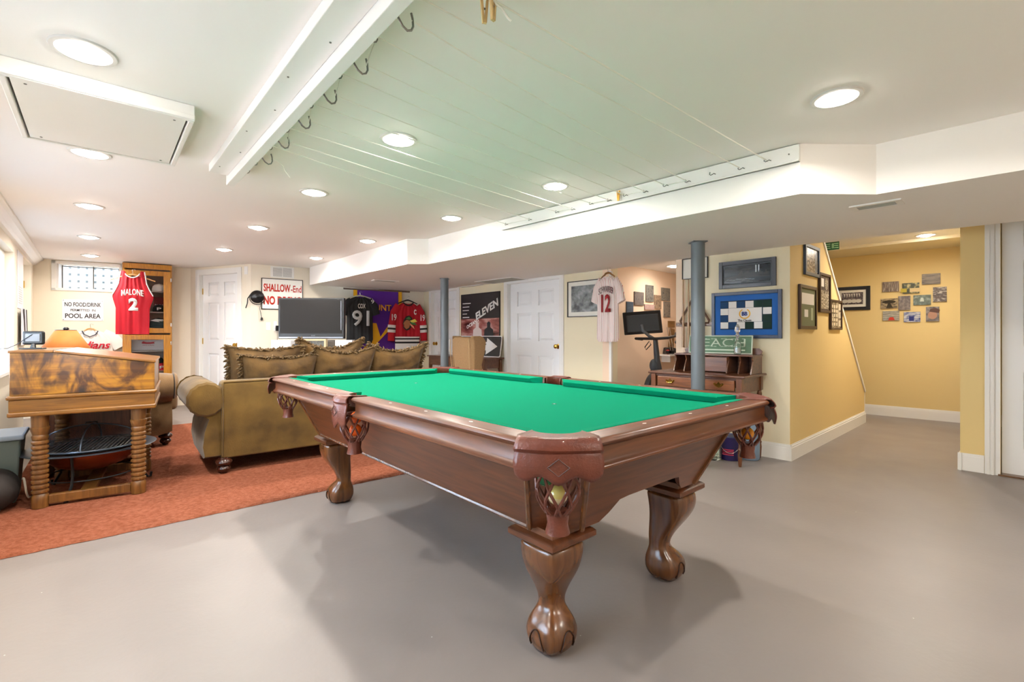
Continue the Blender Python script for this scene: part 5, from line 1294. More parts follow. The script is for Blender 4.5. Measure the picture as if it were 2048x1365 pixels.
b = MB(); b.sphere((0, 0, .10), .10, 20, 12, (1, 1.1, 1)); b.build('shell', mat('teal_black', (40, 60, 62), .25), t); 
b = MB()
for k in range(4): b.tube([(-.09, -.06, .06 + .012 * k), (-.04, -.10, .10 + .018 * k), (.03, -.085, .14 + .012 * k)], .004, 5)
b.build('wing_stripes', mat('silver_number', (0, 0, 0)), t)
# ================================================================ FAR RIGHT WALL: poster, arrow sign, console table, wing chair
c, w_, h_, rz = onwall(C3, EE, 923.5, 1001, 586.5, 674)
h_ = h_ + .06; c.z -= .03
t = thing('movie_poster', 'dark movie poster lettered OCEAN\'S ELEVEN on the wall above the arrow sign', 'poster', c, rz)
MB().box((0, -.008, 0), (w_, .016, h_)).build('frame', M_ink, t, smooth=False)
MB().box((0, -.017, h_ * .22), (w_ - .02, .002, h_ * .52)).build('upper_field', mat('poster_dark', (44, 40, 44), .3, var=.3, vscale=3), t, smooth=False)
MB().box((0, -.017, -h_ * .25), (w_ - .02, .002, h_ * .44)).build('lower_field', photo('poster_red', [(70, 30, 30), (150, 84, 78), (206, 160, 150)], 3.2, 5), t, smooth=False)
Msh = Matrix.Rotation(R(-22), 4, 'Y')
text('OCEAN\'S', w_ * .34, .055, (-w_ * .20, -.019, -h_ * .04), M_wink, t, bold=.02, M=Msh, shear=.2); text('ELEVEN', w_ * .62, .11, (w_ * .22, -.019, h_ * .045), M_wink, t, bold=.03, M=Msh, shear=.2)
for k, wd_ in enumerate((.22, .18, .17, .12, .18)): MB().box((-w_ * .5 + .05 + w_ * wd_ / 2, -.0185, h_ * (.30 - .075 * k)), (w_ * wd_, .001, .012)).build('credit_line', M_wink, t, smooth=False)
for xx, hh, m_ in ((.24, .30, mat('figure_dark', (36, 36, 40), .5)), (-.05, .24, mat('figure_pale', (206, 190, 184), .5))):
    flat(t, 'figure', [(w_ * xx - .11, -h_ * .46), (w_ * xx + .11, -h_ * .46), (w_ * xx + .10, -h_ * .27), (w_ * xx + .035, -h_ * .22), (w_ * xx + .04, -h_ * .13), (w_ * xx, -h_ * .10), (w_ * xx - .04, -h_ * .13), (w_ * xx - .035, -h_ * .22), (w_ * xx - .10, -h_ * .27)], m_, y=-.019)
# console table along that wall
qa = onl(893, C3, EE); qb = onl(1011, C3, EE); TWd = (qb - qa).length; tA = .752
org = Vector((qa.x, qa.y, 0)) + nA * .03
t = thing('console_table', 'dark brown console table with slim curved legs under the arrow sign', 'table', org, AW)
MB().box((TWd / 2, -.17, tA - .010), (TWd, .36, .02)).build('table_top', M_cherry, t, smooth=False, bevel=.005)
for y_, nm in ((-.02, 'apron'), (-.32, 'apron')): MB().box((TWd / 2, y_, tA - .085), (TWd - .10, .018, .13)).build(nm, M_cherry, t, smooth=False)
for x_ in (.05, TWd - .05):
    MB().box((x_, -.17, tA - .085), (.018, .28, .13)).build('apron', M_cherry, t, smooth=False)
    for y_ in (-.03, -.31):
        b = MB(); secs = []
        for z_, o_, r_ in ((.732, 0, .024), (.60, 0, .026), (.50, .01, .020), (.30, .004, .014), (.12, -.004, .012), (.04, .008, .014), (0, .012, .018)):
            sg = 1 if x_ > .5 else -1; secs.append([(x_ + sg * o_ + r_ * math.cos(R(45 + 90 * k)) * 1.2, y_ + r_ * math.sin(R(45 + 90 * k)) * 1.2, z_) for k in range(4)])
        b.loft(secs); b.build('leg', M_cherryz, t, fix=True)
b = MB(); b.lathe([(.008, .50), (.02, .53), (.03, .60), (.04, .67)], (TWd * .72, -.32, 0), 10); b.build('drop_finial', M_cherry, t)
qa = onl(912, C3, EE); qb = onl(1009.5, C3, EE); Lw = (qb - qa).length; m_ = (qa + qb) / 2
t = thing('road_sign', 'black and white arrow road sign ONE WAY leaning on the wall above the console table', 'sign', Vector((m_.x, m_.y, tA)) + nA * .085, AW); t.rotation_euler = (R(-8), 0, AW)
hs = .31
b = MB(); pts = []
for cx0, cz0, a0_ in ((Lw / 2 - .03, .03, -90), (Lw / 2 - .03, hs - .03, 0), (-Lw / 2 + .03, hs - .03, 90), (-Lw / 2 + .03, .03, 180)):
    for k in range(5): pts.append((cx0 + .03 * math.cos(R(a0_ + k * 22.5)), cz0 + .03 * math.sin(R(a0_ + k * 22.5))))
b.slab(pts, -.003, .0); b.build('border', M_wink, t, smooth=False)
flat(t, 'black_field', [(a * .975, (z_ - hs / 2) * .93 + hs / 2) for a, z_ in pts], mat('sign_black', (44, 46, 48), .4), y=-.003)
flat(t, 'arrow', [(-Lw * .44, hs * .30), (Lw * .22, hs * .30), (Lw * .22, hs * .10), (Lw * .43, hs * .50), (Lw * .22, hs * .90), (Lw * .22, hs * .70), (-Lw * .44, hs * .70)], M_wink, y=-.004)
text('ONE WAY', Lw * .60, hs * .24, (-Lw * .08, -.005, hs * .50), M_ink, t, bold=.01)
# wing chair
wy = 6.0; t = thing('wing_chair', 'tan woven wing chair seen from behind between the column and the white door', 'armchair', ((926 - 1024) / F * wy, wy, 0), R(-44))
M_wv = mat('tan_weave', (148, 116, 80), .9, bump=.3, bscale=300, col2=(136, 108, 74), vscale=60)
b = MB(); secs = []
for z_, hw_, y_ in ((.22, .19, .02), (.45, .19, .0), (.75, .20, -.03), (.95, .205, -.05), (1.02, .19, -.055), (1.045, .15, -.05)):
    secs.append([(-hw_, y_ + .02, z_), (-hw_ * .6, y_ - .012, z_), (0, y_ - .02, z_), (hw_ * .6, y_ - .012, z_), (hw_, y_ + .02, z_), (hw_, y_ + .10, z_), (0, y_ + .12, z_), (-hw_, y_ + .10, z_)])
b.loft(secs); b.build('backrest', M_wv, t, fix=True, bevel=.015)
for sg in (-1, 1):
    b = MB(); secs = []
    for z_, d_ in ((.22, .56), (.50, .54), (.57, .50), (.60, .16), (.70, .14), (.85, .20), (.99, .22), (1.045, .17), (1.06, .11)):
        x0 = sg * .19; secs.append([(x0, -.03, z_), (x0 + sg * .055, .0, z_), (x0 + sg * .065, d_, z_), (x0 - sg * .01, d_, z_)])
    b.loft(secs); b.build('wing', M_wv, t, fix=True, bevel=.02, bseg=3)
    b = MB(); b.tube([(sg * .195, -.035, .24), (sg * .195, -.045, .6), (sg * .208, -.065, .9), (sg * .195, -.07, 1.02)], .005, 6); b.build('welt', mat('tan_welt', (176, 146, 104), .8), t)
    for y_ in (.03, .52): MB().lathe([(.014, 0), (.022, .2), (.026, .23)], (sg * .22, y_, 0), 10).build('leg', M_bun, t)
MB().box((0, .30, .35), (.46, .50, .22)).build('seat', M_wv, t, bevel=.03, smooth=True)

t.scale = (.88, .88, 1)
# framed black and white print on the door wall
t, wi, hi = frame('black framed silvery aerial print between the white door and the pinstriped jersey', C3, EE, 1136.5, 1207.5, 561, 634, FB, .010, MWH, .05, photo('silver_aerial', [(60, 66, 70), (120, 126, 128), (160, 166, 168)], 5, 1, .12))
flat(t, 'print_patch', rect(-wi * .9 / 2 + wi * .28, -hi * .05, -wi * .1, hi * .1), photo('silver_aerial2', [(90, 96, 98), (140, 146, 148)], 9, 3, .15), y=-.0132, th=.0004)  # finer-grained grey area within the print

# ================================================================ PICTURE WALL (K-J)
M_bw = photo('bw_street', [(30, 30, 32), (110, 110, 112), (200, 198, 190)], 7, 9)
t, wi, hi = frame('thin black framed small drawing high behind the near grey column', K, J, 1366, 1417, 516.5, 558, FB, .006, MWH, .085, M_bw)
t, wi, hi = frame('wide charcoal framed night skyline with two beams of light', K, J, 1439.5, 1553.5, 520, 575.5, FG, .035, mat('smoke_mat', (86, 94, 102), .6), .012, photo('night_sky', [(14, 18, 24), (36, 44, 52), (60, 70, 78)], 2.0, 4, .2, stretch=(.5, 1, 2.5)))
MBd = mat('skyline_dark', (16, 20, 24), .4); MBl = mat('light_beam', (190, 200, 206), .4)
random.seed(3); x_ = -wi * .06
while x_ < wi * .46:
    bw = random.uniform(.008, .018); flat(t, 'tower', rect(x_, -hi * .12, x_ + bw, hi * random.uniform(-.02, .16)), MBd, y=-.0135, th=.0005); x_ += bw * random.uniform(.9, 1.3)
for xx in (.19, .25): flat(t, 'light_beam', rect(wi * xx, hi * .05, wi * xx + .009, hi * .46), MBl, y=-.0132, th=.0004)
flat(t, 'bridge', [(-wi * .48, -hi * .16), (-wi * .20, -hi * .06), (-wi * .12, hi * .2), (-wi * .10, hi * .2), (-wi * .06, -hi * .06), (wi * .48, -hi * .18), (wi * .48, -hi * .22), (-wi * .48, -hi * .22)], MBd, y=-.0138, th=.0004)
for k in range(9): flat(t, 'lamp_reflection', rect(-wi * .45 + k * wi * .07, -hi * (.30 + .02 * (k % 3)), -wi * .45 + k * wi * .07 + .025, -hi * (.28 + .02 * (k % 3))), mat('pale_glint', (150, 160, 164), .4), y=-.0136, th=.0004)
# blue framed golf flag
t, wi, hi = frame('blue matted frame with a checkered flag and gold wreath crest, The Classic', K, J, 1425, 1565, 583, 677, mat('navy_frame', (44, 54, 78), .4), .030, mat('royal_blue_mat', (24, 92, 170), .7), .050, mat('flag_dark', (22, 40, 58), .8))
Mn = mat('flag_navy', (24, 62, 104), .8); Mg2 = mat('flag_green', (16, 48, 40), .8)
cw5, rh5 = wi / 7, hi / 5
for i in range(7):
    for j in range(5):
        pass
colsx = [-wi / 2 + wi * k / 5.6 for k in range(6)]
gx = wi / 6.0; gz = hi / 4.2
def cell(ix, iz, m_): flat(t, 'flag_square', rect(-wi / 2 + gx * (ix + .5) + .002 - gx / 2 + 0, -hi / 2 + gz * (iz + .1) + .002, -wi / 2 + gx * (ix + 1) - .002, -hi / 2 + gz * (iz + 1.1) - .002), m_, y=-.0135, th=.0008)
for iz in range(4):
    for ix in range(6):
        wht = (iz == 3 and ix in (1, 3)) or (iz == 0 and ix in (0, 2, 4)) or (iz == 2 and ix in (0, 5)) 
        if iz in (1, 2) and ix in (1, 2, 3, 4) : continue
        cell(ix, iz, M_wcloth if wht else (Mn if ix < 3 else Mg2))
flat(t, 'flag_centre', rect(-wi / 2 + gx, -hi / 2 + gz * 1.1, -wi / 2 + gx * 4.9, -hi / 2 + gz * 3.1), M_wcloth, y=-.0137, th=.0008)
cxx = -wi / 2 + gx * 2.95; czz = -hi / 2 + gz * 2.25
b = MB(); b.tube([(cxx + .045 * math.cos(R(a)), -.0152, czz + .042 * math.sin(R(a))) for a in range(115, 426, 18)], .005, 5); b.build('wreath', M_gold, t)
text('BB', .048, .036, (cxx, -.0148, czz), mat('crest_blue', (40, 70, 150), .6), t, bold=.04, name='crest_letters')
text('1895', .03, .012, (cxx, -.0148, czz + .042), M_ink, t, bold=.0) if False else None
text('The Classic', .12, .020, (cxx, -.0148, -hi / 2 + gz * 1.30), M_ink, t, bold=.01)
# cue rack, cues and triangle
c, w_, h_, rz = onwall(K, J, 1354, 1426, 645.5, 653)
t = thing('cue_rack', 'dark wooden wall bar with metal clips holding the pool cues', 'rack', c, rz)
M_ckw = wood('rack_wood', (120, 84, 60), (84, 56, 40), .4)
MB().box((0, -.012, 0), (w_, .024, h_ * 1.0)).build('bar', M_ckw, t, smooth=False, bevel=.003)
for k in range(6): 
    b = MB(); x_ = -w_ / 2 + w_ * (k + .5) / 6; b.tube([(x_ - .012, -.024, 0), (x_ - .014, -.045, 0), (x_, -.034, 0), (x_ + .014, -.045, 0), (x_ + .012, -.024, 0)], .003, 6); b.build('clip', M_chrome, t)
for px, lb in ((1371, 'left pool cue standing upright in the wall rack'), (1381.5, 'second pool cue from the left in the wall rack'), (1411.5, 'short dark pool cue in the wall rack right of the grey column')):
    q = onl(px, K, J); short = px > 1400
    z0, z1 = (zat(676, q.y), zat(618, q.y)) if short else (zat(695, q.y), zat(560, q.y))
    b = MB(); b.tube([(0, 0, z0), (0, 0, (z0 + z1) / 2), (0, 0, z1)], [.013, .010, .006], 10); o = b.build('pool_cue', mat('cue_butt', (60, 40, 34), .3) if short else wood('cue_maple', (176, 136, 90), (140, 100, 62), .3, 'Z'))
    n_ = Vector((math.sin(rz), -math.cos(rz), 0)); o.location = Vector((q.x, q.y, 0)) + n_ * .048; tag(o, lb, 'pool cue', 'pool cues in the wall rack')
q = onl(1391.5, K, J); zc = zat(627, q.y); w3 = .30; t = thing('ball_rack', 'dark wooden triangle ball rack hanging behind the near grey column', 'ball rack', Vector((q.x, q.y, zc)) + n_ * .030, rz)
b = MB(); P3 = [(-.135, 0, -.10), (-.145, 0, -.075), (-.02, 0, .135), (0, 0, .145), (.02, 0, .135), (.145, 0, -.075), (.135, 0, -.10)]
b.tube([(x, y, z_) for x, y, z_ in P3], .011, 8, closed=True); b.build('frame', M_ckw, t)

# stair wall pictures
Mp = photo('sepia_team', [(40, 30, 24), (120, 104, 84), (206, 196, 176)], 9, 2); Mp2 = photo('sepia_team2', [(50, 44, 40), (150, 140, 128), (214, 206, 192)], 11, 6)
t, wi, hi = frame('slate blue framed tall team photo high on the stair wall', J, MM, 1606, 1634.5, 492, 553, FBL, .03, None, 0, Mp2)
flat(t, 'side_strip', rect(wi * .25, -hi * .45, wi * .48, hi * .45), photo('strip_grey', [(60, 70, 90), (170, 176, 186)], 6, 3), y=-.0135, th=.0005)
t, wi, hi = frame('dark brown framed picture with green mat and small white cards, lowest left on stair wall', J, MM, 1595.5, 1629, 572, 659, FBR, .030, None, 0, mat('sage_mat', (112, 118, 84), .7))
flat(t, 'card', rect(-wi * .42, hi * .08, wi * .42, hi * .38), M_wcloth, y=-.0135, th=.0006); flat(t, 'card', rect(-wi * .25, -hi * .26, -wi * .0, -hi * .06), M_wcloth, y=-.0135, th=.0006); flat(t, 'card', rect(wi * .2, -hi * .34, wi * .34, -hi * .0), mat('pale_green_card', (170, 180, 150), .6), y=-.0135, th=.0006)
t, wi, hi = frame('brown framed collage with ovals above a tall photo, middle of the stair wall', J, MM, 1635.5, 1657, 548, 626, FBR, .025, None, 0, mat('brown_mat', (70, 50, 38), .7))
flat(t, 'photo', rect(-wi * .42, -hi * .46, wi * .42, hi * .08), Mp2, y=-.0135, th=.0006); flat(t, 'card', rect(-wi * .4, hi * .18, -wi * .1, hi * .42), M_wcloth, y=-.0135, th=.0006)
flat(t, 'oval_photo', [(wi * .18 + .05 * math.cos(R(a)), hi * .28 + .06 * math.sin(R(a))) for a in range(0, 360, 30)], Mp2, y=-.0135, th=.0006)
t, wi, hi = frame('dark brown framed grid of small portraits, lowest right on the stair wall', J, MM, 1657.5, 1680, 601, 660, FBR, .02, None, 0, Mp)
for i in range(3):
    for j in range(5): flat(t, 'portrait', rect(-wi * .45 + i * wi * .22, -hi * .42 + j * hi * .17, -wi * .45 + i * wi * .22 + wi * .15, -hi * .42 + j * hi * .17 + hi * .12), mat('sepia_pale', (196, 184, 160), .5), y=-.0135, th=.0006)
for j in range(3): flat(t, 'portrait', rect(wi * .25, -hi * .44 + j * hi * .32, wi * .45, -hi * .44 + j * hi * .32 + hi * .24), mat('sepia_pale', (0, 0, 0)), y=-.0135, th=.0006)
# hall pictures
t, wi, hi = frame('black framed wide photo of lit tables at the foot of the stairs', N0, N3, 1670, 1741, 574, 621, FB, .045, MWH, .035, photo('dining_hall', [(40, 32, 34), (90, 76, 76), (150, 140, 136)], 8, 7, stretch=(2, 1, 1)))
for k in range(7): flat(t, 'hanging_sail', [(-wi * .4 + k * wi * .115, hi * .40), (-wi * .4 + k * wi * .115 + wi * .08, hi * .40), (-wi * .4 + k * wi * .115 + wi * .05, hi * .08)], mat('sail_pale', (206, 200, 190), .6), y=-.0135, th=.0006)
for k in range(4): flat(t, 'round_table_shape', [(-wi * .34 + k * wi * .21 + .035 * math.cos(R(a)), -hi * .22 + .025 * math.sin(R(a))) for a in range(0, 360, 30)], mat('sail_pale', (0, 0, 0)), y=-.0135, th=.0006)
HC = [((1765, 564, 1798, 584), 'canvas print of a striped market front, upper left of the hall cluster', [(60, 40, 36), (120, 100, 84), (190, 180, 160)], (5, 1, .5)),
      ((1805, 566.5, 1839, 587.5), 'canvas print with dark green shed and pale animal, upper middle of the hall cluster', [(36, 38, 26), (70, 72, 44), (216, 200, 140)], (1, 1, 1)),
      ((1844, 548, 1881, 569), 'canvas print of a misty shore, topmost of the hall cluster', [(60, 50, 40), (110, 96, 80), (150, 136, 116)], (.5, 1, 3)),
      ((1866, 574.5, 1893.5, 604), 'canvas print with stacked white hats, rightmost of the hall cluster', [(54, 40, 34), (90, 74, 64), (214, 204, 190)], (1, 1, 3)),
      ((1762, 597.5, 1795, 617.5), 'canvas print of a flat tree on pale grass, far left of the middle row', [(50, 44, 30), (150, 130, 96), (190, 172, 136)], (1, 1, 2)),
      ((1797, 592.5, 1821, 620.5), 'upright canvas print of a grey figure, centre left of the hall cluster', [(70, 60, 58), (110, 98, 92), (150, 138, 130)], (1, 1, 1)),
      ((1827, 590.5, 1862, 610.5), 'canvas print of a green grey tunnel, centre of the hall cluster', [(60, 70, 62), (96, 108, 98), (150, 160, 148)], (1, 1, 1)),
      ((1766, 622.5, 1799, 641.5), 'canvas print of a beach with a red spot, bottom left of the hall cluster', [(90, 90, 84), (150, 146, 134), (200, 192, 176)], (.6, 1, 3)),
      ((1808, 624.5, 1841, 644.5), 'canvas print with blue sky and blue figures, bottom middle of the hall cluster', [(44, 58, 120), (150, 156, 180), (220, 216, 206)], (1, 1, 2)),
      ((1852, 614, 1878.5, 643), 'square canvas print of a sleeping child with cap, bottom right of the hall cluster', [(80, 72, 68), (120, 112, 108), (150, 140, 134)], (.6, 1, 1.5))]
for k, (r_, lb, cols, st) in enumerate(HC):
    o, cw_, ch_ = canvas(lb, N0, N3, r_[0], r_[2], r_[1], r_[3], photo('hall_print_%s' % 'abcdefghij'[k], cols, 4, k * 1.3, .4, st), 'canvas prints on the yellow hall wall')
    if k == 1: flat(o, 'pale_animal', rect(-.01, -.05, .09, .0), mat('animal_pale', (214, 190, 140), .6), y=-.0195); flat(o, 'yellow_patch', rect(-.10, -.05, -.04, 0), mat('patch_yellow', (190, 170, 60), .6), y=-.0195)
    if k == 4: flat(o, 'tree_crown', [(.09 * math.cos(R(a)) * .8, .02 + .022 * math.sin(R(a))) for a in range(0, 360, 30)], mat('tree_dark', (52, 44, 28), .7), y=-.0195); flat(o, 'trunk', [(-.008, .01), (.012, .01), (.04, -.06), (-.03, -.06)], mat('tree_dark', (0, 0, 0)), y=-.0195)
    if k == 6: flat(o, 'far_light', [(-.02, -.02), (.02, -.02), (.012, .03), (-.012, .03)], mat('pale_glint2', (196, 206, 196), .5), y=-.0195)
    if k == 7: flat(o, 'red_tent', [(-.03, -.06), (.04, -.06), (.025, -.02), (-.015, -.02)], mat('tent_red', (190, 50, 30), .6), y=-.0195)
    if k == 9: flat(o, 'face', [(.0 + .045 * math.cos(R(a)), -.015 + .05 * math.sin(R(a))) for a in range(0, 360, 24)], mat('skin_dim', (170, 130, 110), .6), y=-.0195); flat(o, 'hat', [(-.03 + .0, .03), (.06, .01), (.07, .05), (.03, .075), (-.02, .065)], mat('hat_brown', (90, 64, 56), .7), y=-.0197)
    if k == 8: flat(o, 'figures', rect(-.03, -.05, .02, .01), mat('figure_blue', (40, 50, 120), .6), y=-.0195)
# green hanging sign at the stair head
yy = 5.25; t = thing('green_sign', 'small green sign with pale letters REE hanging above the stairs', 'sign', ((1646 - 1024) / F * yy, yy, zat(494.5, yy)), R(-44))
MB().box((0, 0, 0), (.30, .014, .085)).build('board', mat('sign_green', (24, 84, 44), .5), t, smooth=False); text('FREE', .29, .055, (0, -.008, 0), mat('pale_green', (150, 190, 140), .5), t, bold=.02)
b = MB(); b.tube([(-.14, 0, .04), (-.14, 0, 2.19 - zat(494.5, yy))], .002, 5); b.build('wire', M_nail, t); b = MB(); b.tube([(.14, 0, .04), (.14, 0, 2.19 - zat(494.5, yy))], .002, 5); b.build('wire', M_nail, t)

# alcove pictures
PA, QA = off(EE, s=-.005), off(EE, s=2.4)
AC = [((1252, 604, 1265, 629), 'dark blue print lowest left in the alcove, partly behind the jersey', [(50, 66, 86), (80, 96, 112)]),
      ((1267.5, 584.5, 1286, 611), 'grey seaside print left in the alcove cluster', [(84, 80, 76), (120, 110, 104), (70, 76, 84)]),
      ((1290.5, 571, 1305.5, 604), 'tall grey harbour print second from left in the alcove', [(60, 62, 62), (120, 116, 108), (90, 92, 90)]),
      ((1307.5, 591, 1321, 618), 'brown plant print in the middle of the alcove cluster', [(120, 98, 80), (160, 136, 112), (80, 66, 54)]),
      ((1322, 576.5, 1338.5, 602), 'grey landscape print highest right in the alcove', [(70, 74, 72), (130, 122, 110), (96, 96, 92)]),
      ((1326.5, 604, 1339, 635), 'grey print of a lone tree lowest right in the alcove', [(96, 90, 84), (140, 128, 116), (70, 66, 62)]),
      ((1288, 609.5, 1307, 620), 'small mauve print with dark birds low in the alcove', [(170, 140, 136), (190, 160, 150)])]
for k, (r_, lb, cols) in enumerate(AC): canvas(lb, PA, QA, r_[0], r_[2], r_[1], r_[3], photo('alcove_print_%s' % 'abcdefg'[k], cols, 5, k * 2.1, .5), 'small prints on the alcove wall', .012)

# ================================================================ EXERCISE BIKE
by = 5.45; bx = (1305 - 1024) / F * by
t = thing('exercise_bike', 'black exercise bike with a large tilted screen seen from behind in the alcove', 'exercise bike', (bx, by, 0), R(-43))
scr = bpy.data.objects.new('screen', None)
b = MB(); Mx = Matrix.Translation((-.10, -.05, 1.215)) @ Matrix.Rotation(R(34), 4, 'Z') @ Matrix.Rotation(R(-14), 4, 'X') @ Matrix.Rotation(R(-4), 4, 'Y')
b.box((0, 0, 0), (.43, .022, .27), M=Mx); o = b.build('screen', M_black, t, smooth=False, bevel=.008)
b = MB(); b.box((0, -.016, -.01), (.36, .016, .20), M=Mx); b.build('screen_back', mat('charcoal_plastic', (56, 60, 64), .5), o, smooth=False, bevel=.006)
b = MB(); b.tube([(-.09, -.085, 1.19), (-.07, -.09, 1.12), (-.02, -.04, 1.06), (.02, .03, 1.02)], .018, 10); b.build('screen_mount', mat('mount_grey', (96, 100, 104), .4, .3), t)
b = MB(); b.tube([(.02, .03, 1.03), (.03, .05, .80), (.04, .08, .62)], [.026, .034, .045], 12); b.build('front_post', mat('charcoal_plastic', (0, 0, 0)), t)
b = MB(); b.tube([(-.18, .10, 1.02), (-.20, -.02, 1.03), (-.05, -.03, 1.03), (.06, -.03, 1.03), (.20, -.02, 1.04), (.23, .10, 1.06), (.20, .18, 1.09)], .016, 8); b.build('handlebar', M_black, t)
b = MB(); b.tube([(-.04, .0, 1.0), (-.08, -.03, .93), (-.06, -.04, .90), (-.02, .0, .96)], .006, 6, closed=True); b.build('cable_loop', M_black, t)
b = MB(); b.lathe([(.05, -.03), (.235, -.028), (.242, 0), (.235, .028), (.05, .03)], n=36, M=Matrix.Translation((.0, .06, .40)) @ Matrix.Rotation(R(90), 4, 'Y')); fl = b.build('flywheel', mat('flywheel_grey', (70, 72, 76), .3, .6), t)
b = MB(); b.lathe([(.0, -.04), (.06, -.038), (.06, .038), (.0, .04)], n=16, M=Matrix.Translation((.0, .06, .40)) @ Matrix.Rotation(R(90), 4, 'Y')); b.build('hub', M_black, fl)
b = MB(); b.tube([(.04, .08, .66), (.05, .05, .40)], .02, 8); b.tube([(-.04, .08, .66), (-.05, .05, .40)], .02, 8); b.tube([(-.05, .08, .66), (.05, .08, .66)], .03, 8); b.build('fork', M_black, t)
b = MB(); b.tube([(0, .08, .60), (0, .45, .34), (0, .85, .30)], .035, 10); b.tube([(0, .30, .42), (0, .30, .06)], .03, 10); b.tube([(0, .72, .32), (0, .80, .95)], .022, 8); b.tube([(0, -.15, .05), (0, .95, .05)], .03, 8); b.build('frame', M_black, t)
for y_ in (-.12, .95): b = MB(); b.tube([(-.26, y_, .03), (.26, y_, .03)], .028, 10); b.build('foot_bar', M_black, t)
b = MB(); b.sphere((0, .82, .98), .10, 14, 8, (.9, 1.3, .4)); b.build('saddle', M_black, t)
for sg in (-1, 1): b = MB(); b.tube([(sg * .10, .30, .34), (sg * .12, .30 + sg * .14, .34 + sg * .08)], .012, 6); b.box((sg * .16, .30 + sg * .14, .34 + sg * .08), (.09, .10, .03)); b.build('pedal', M_black, t, smooth=False)
b = MB(); b.sphere((.0, .04, .72), .055, 12, 8, (1, .8, 1.4)); b.build('resistance_housing', mat('charcoal_plastic', (0, 0, 0)), t)
# wall shelf with shoes behind the bike
q = onl(1337, PA, QA); wr = ang(PA, QA)
t = thing('wall_shelf', 'small white shelf on the alcove wall holding shoes behind the bike', 'shelf', (q.x, q.y, 0), wr)
MB().box((0, -.075, .810), (.46, .15, .020)).build('shelf_board', M_white, t, smooth=False)
for x_ in (-.17, .17): MB().box((x_, -.06, .76), (.02, .12, .08)).build('bracket', M_white, t, smooth=False)
MSs = Matrix.Translation((q.x, q.y, .821)) @ Matrix.Rotation(wr, 4, 'Z')
for k, (x_, lb) in enumerate(((-.05, 'left dark shoe on the white alcove shelf'), (.06, 'right dark shoe on the white alcove shelf'))):
    t = thing('shoe', lb, 'shoe', MSs @ Vector((x_, -.075, 0)), wr + R(70), 'shoes on the low shelf')
    b = MB(); b.loft([[(-.032, -.10, 0), (.032, -.10, 0), (.02, -.11, .03), (-.02, -.11, .03)], [(-.042, -.04, 0), (.042, -.04, 0), (.03, -.03, .06), (-.03, -.03, .06)], [(-.036, .10, 0), (.036, .10, 0), (.03, .09, .09), (-.03, .09, .09)], [(-.03, .13, 0), (.03, .13, 0), (.022, .12, .085), (-.022, .12, .085)]]); b.build('upper', mat('shoe_dark', (58, 50, 46), .6), t, fix=True, bevel=.008)
    MB().box((0, .0, .004), (.08, .25, .012)).build('sole', mat('sole_pale', (180, 176, 168), .6), t, smooth=False)
t = MB().sphere((0, 0, 0), .030, 14, 8).build('rubber_ball', mat('ball_red', (200, 40, 34), .4)); t.location = MSs @ Vector((-.175, -.085, .031)); tag(t, 'small red ball on the left end of the white alcove shelf', 'ball')
for k, (px, lb) in enumerate(((1338, 'left golf club leaning in the alcove corner'), (1343, 'right golf club leaning in the alcove corner'))):
    y_ = 6.12; p0 = Vector(((px + 4 - 1024) / F * y_, y_, .83)); p1 = Vector(((px - 4 - 1024) / F * (y_ + .1), y_ + .1, zat(655, y_)))
    t = thing('golf_club', lb, 'golf club', p0, 0, 'golf clubs in the alcove'); b = MB(); b.tube([(0, 0, 0.02), p1 - p0], .006, 6); b.build('shaft', M_chrome, t); b = MB(); b.box((-.03, 0, .02), (.08, .03, .04)); b.build('club_head', M_dark, t, smooth=False, bevel=.008)
q = onl(1344, PA, QA); t = MB().box((0, 0, 0), (.16, .02, .085)).build('wooden_plaque', wood('plaque_wood', (150, 112, 62), (110, 78, 40), .5)); t.location = (q.x - .02, q.y - .03, zat(649, q.y)); t.rotation_euler = (0, 0, ang(PA, QA)); tag(t, 'small wooden plaque on the alcove wall above the golf clubs', 'plaque')
t = MB().box((0, 0, 0), (.12, .02, .30)).build('wooden_board', wood('plaque_wood', 0, 0)); t.location = (q.x - .02, q.y - .03, zat(680, q.y)); t.rotation_euler = (0, R(8), ang(PA, QA)); tag(t, 'upright wooden board on the alcove wall behind the golf clubs', 'board')

# ================================================================ CHERRY WRITING DESK with hutch
fr_ = Vector((1.85, 3.85, 0)); kd = Vector((J[0] - K[0], J[1] - K[1], 0)).normalized(); kn = Vector((-kd.y, kd.x, 0)); dz = math.atan2(kd.y, kd.x)
DWd = .765; ds_o = fr_ - kd * DWd
t = dsk = thing('writing_desk', 'cherry brown writing desk with hutch and turned legs behind the near column', 'desk', ds_o, dz)
DDp = .43
MB().box((DWd / 2, DDp / 2, .728), (DWd + .10, DDp + .07, .022)).build('desk_top', M_cherry, dsk, smooth=False, bevel=.008, bseg=3)
for x_ in (0, DWd): MB().box((x_, DDp / 2, .655), (.02, DDp - .02, .125)).build('side_panel', M_cherry, dsk, smooth=False)
MB().box((DWd / 2, DDp, .655), (DWd - .03, .02, .125)).build('back_panel', M_cherry, dsk, smooth=False)
b = MB(); b.box((DWd / 2, 0, .708), (DWd - .03, .02, .018)); b.box((DWd / 2, 0, .600), (DWd - .03, .02, .014)); b.build('drawer_rail', M_cherry, dsk, smooth=False)
dr = MB().box((DWd / 2, -.008, .653), (DWd - .075, .022, .088)).build('drawer', wood('drawer_cherry', (134, 82, 46), (96, 56, 30), .3, 'X', 3), dsk, smooth=False, bevel=.005)
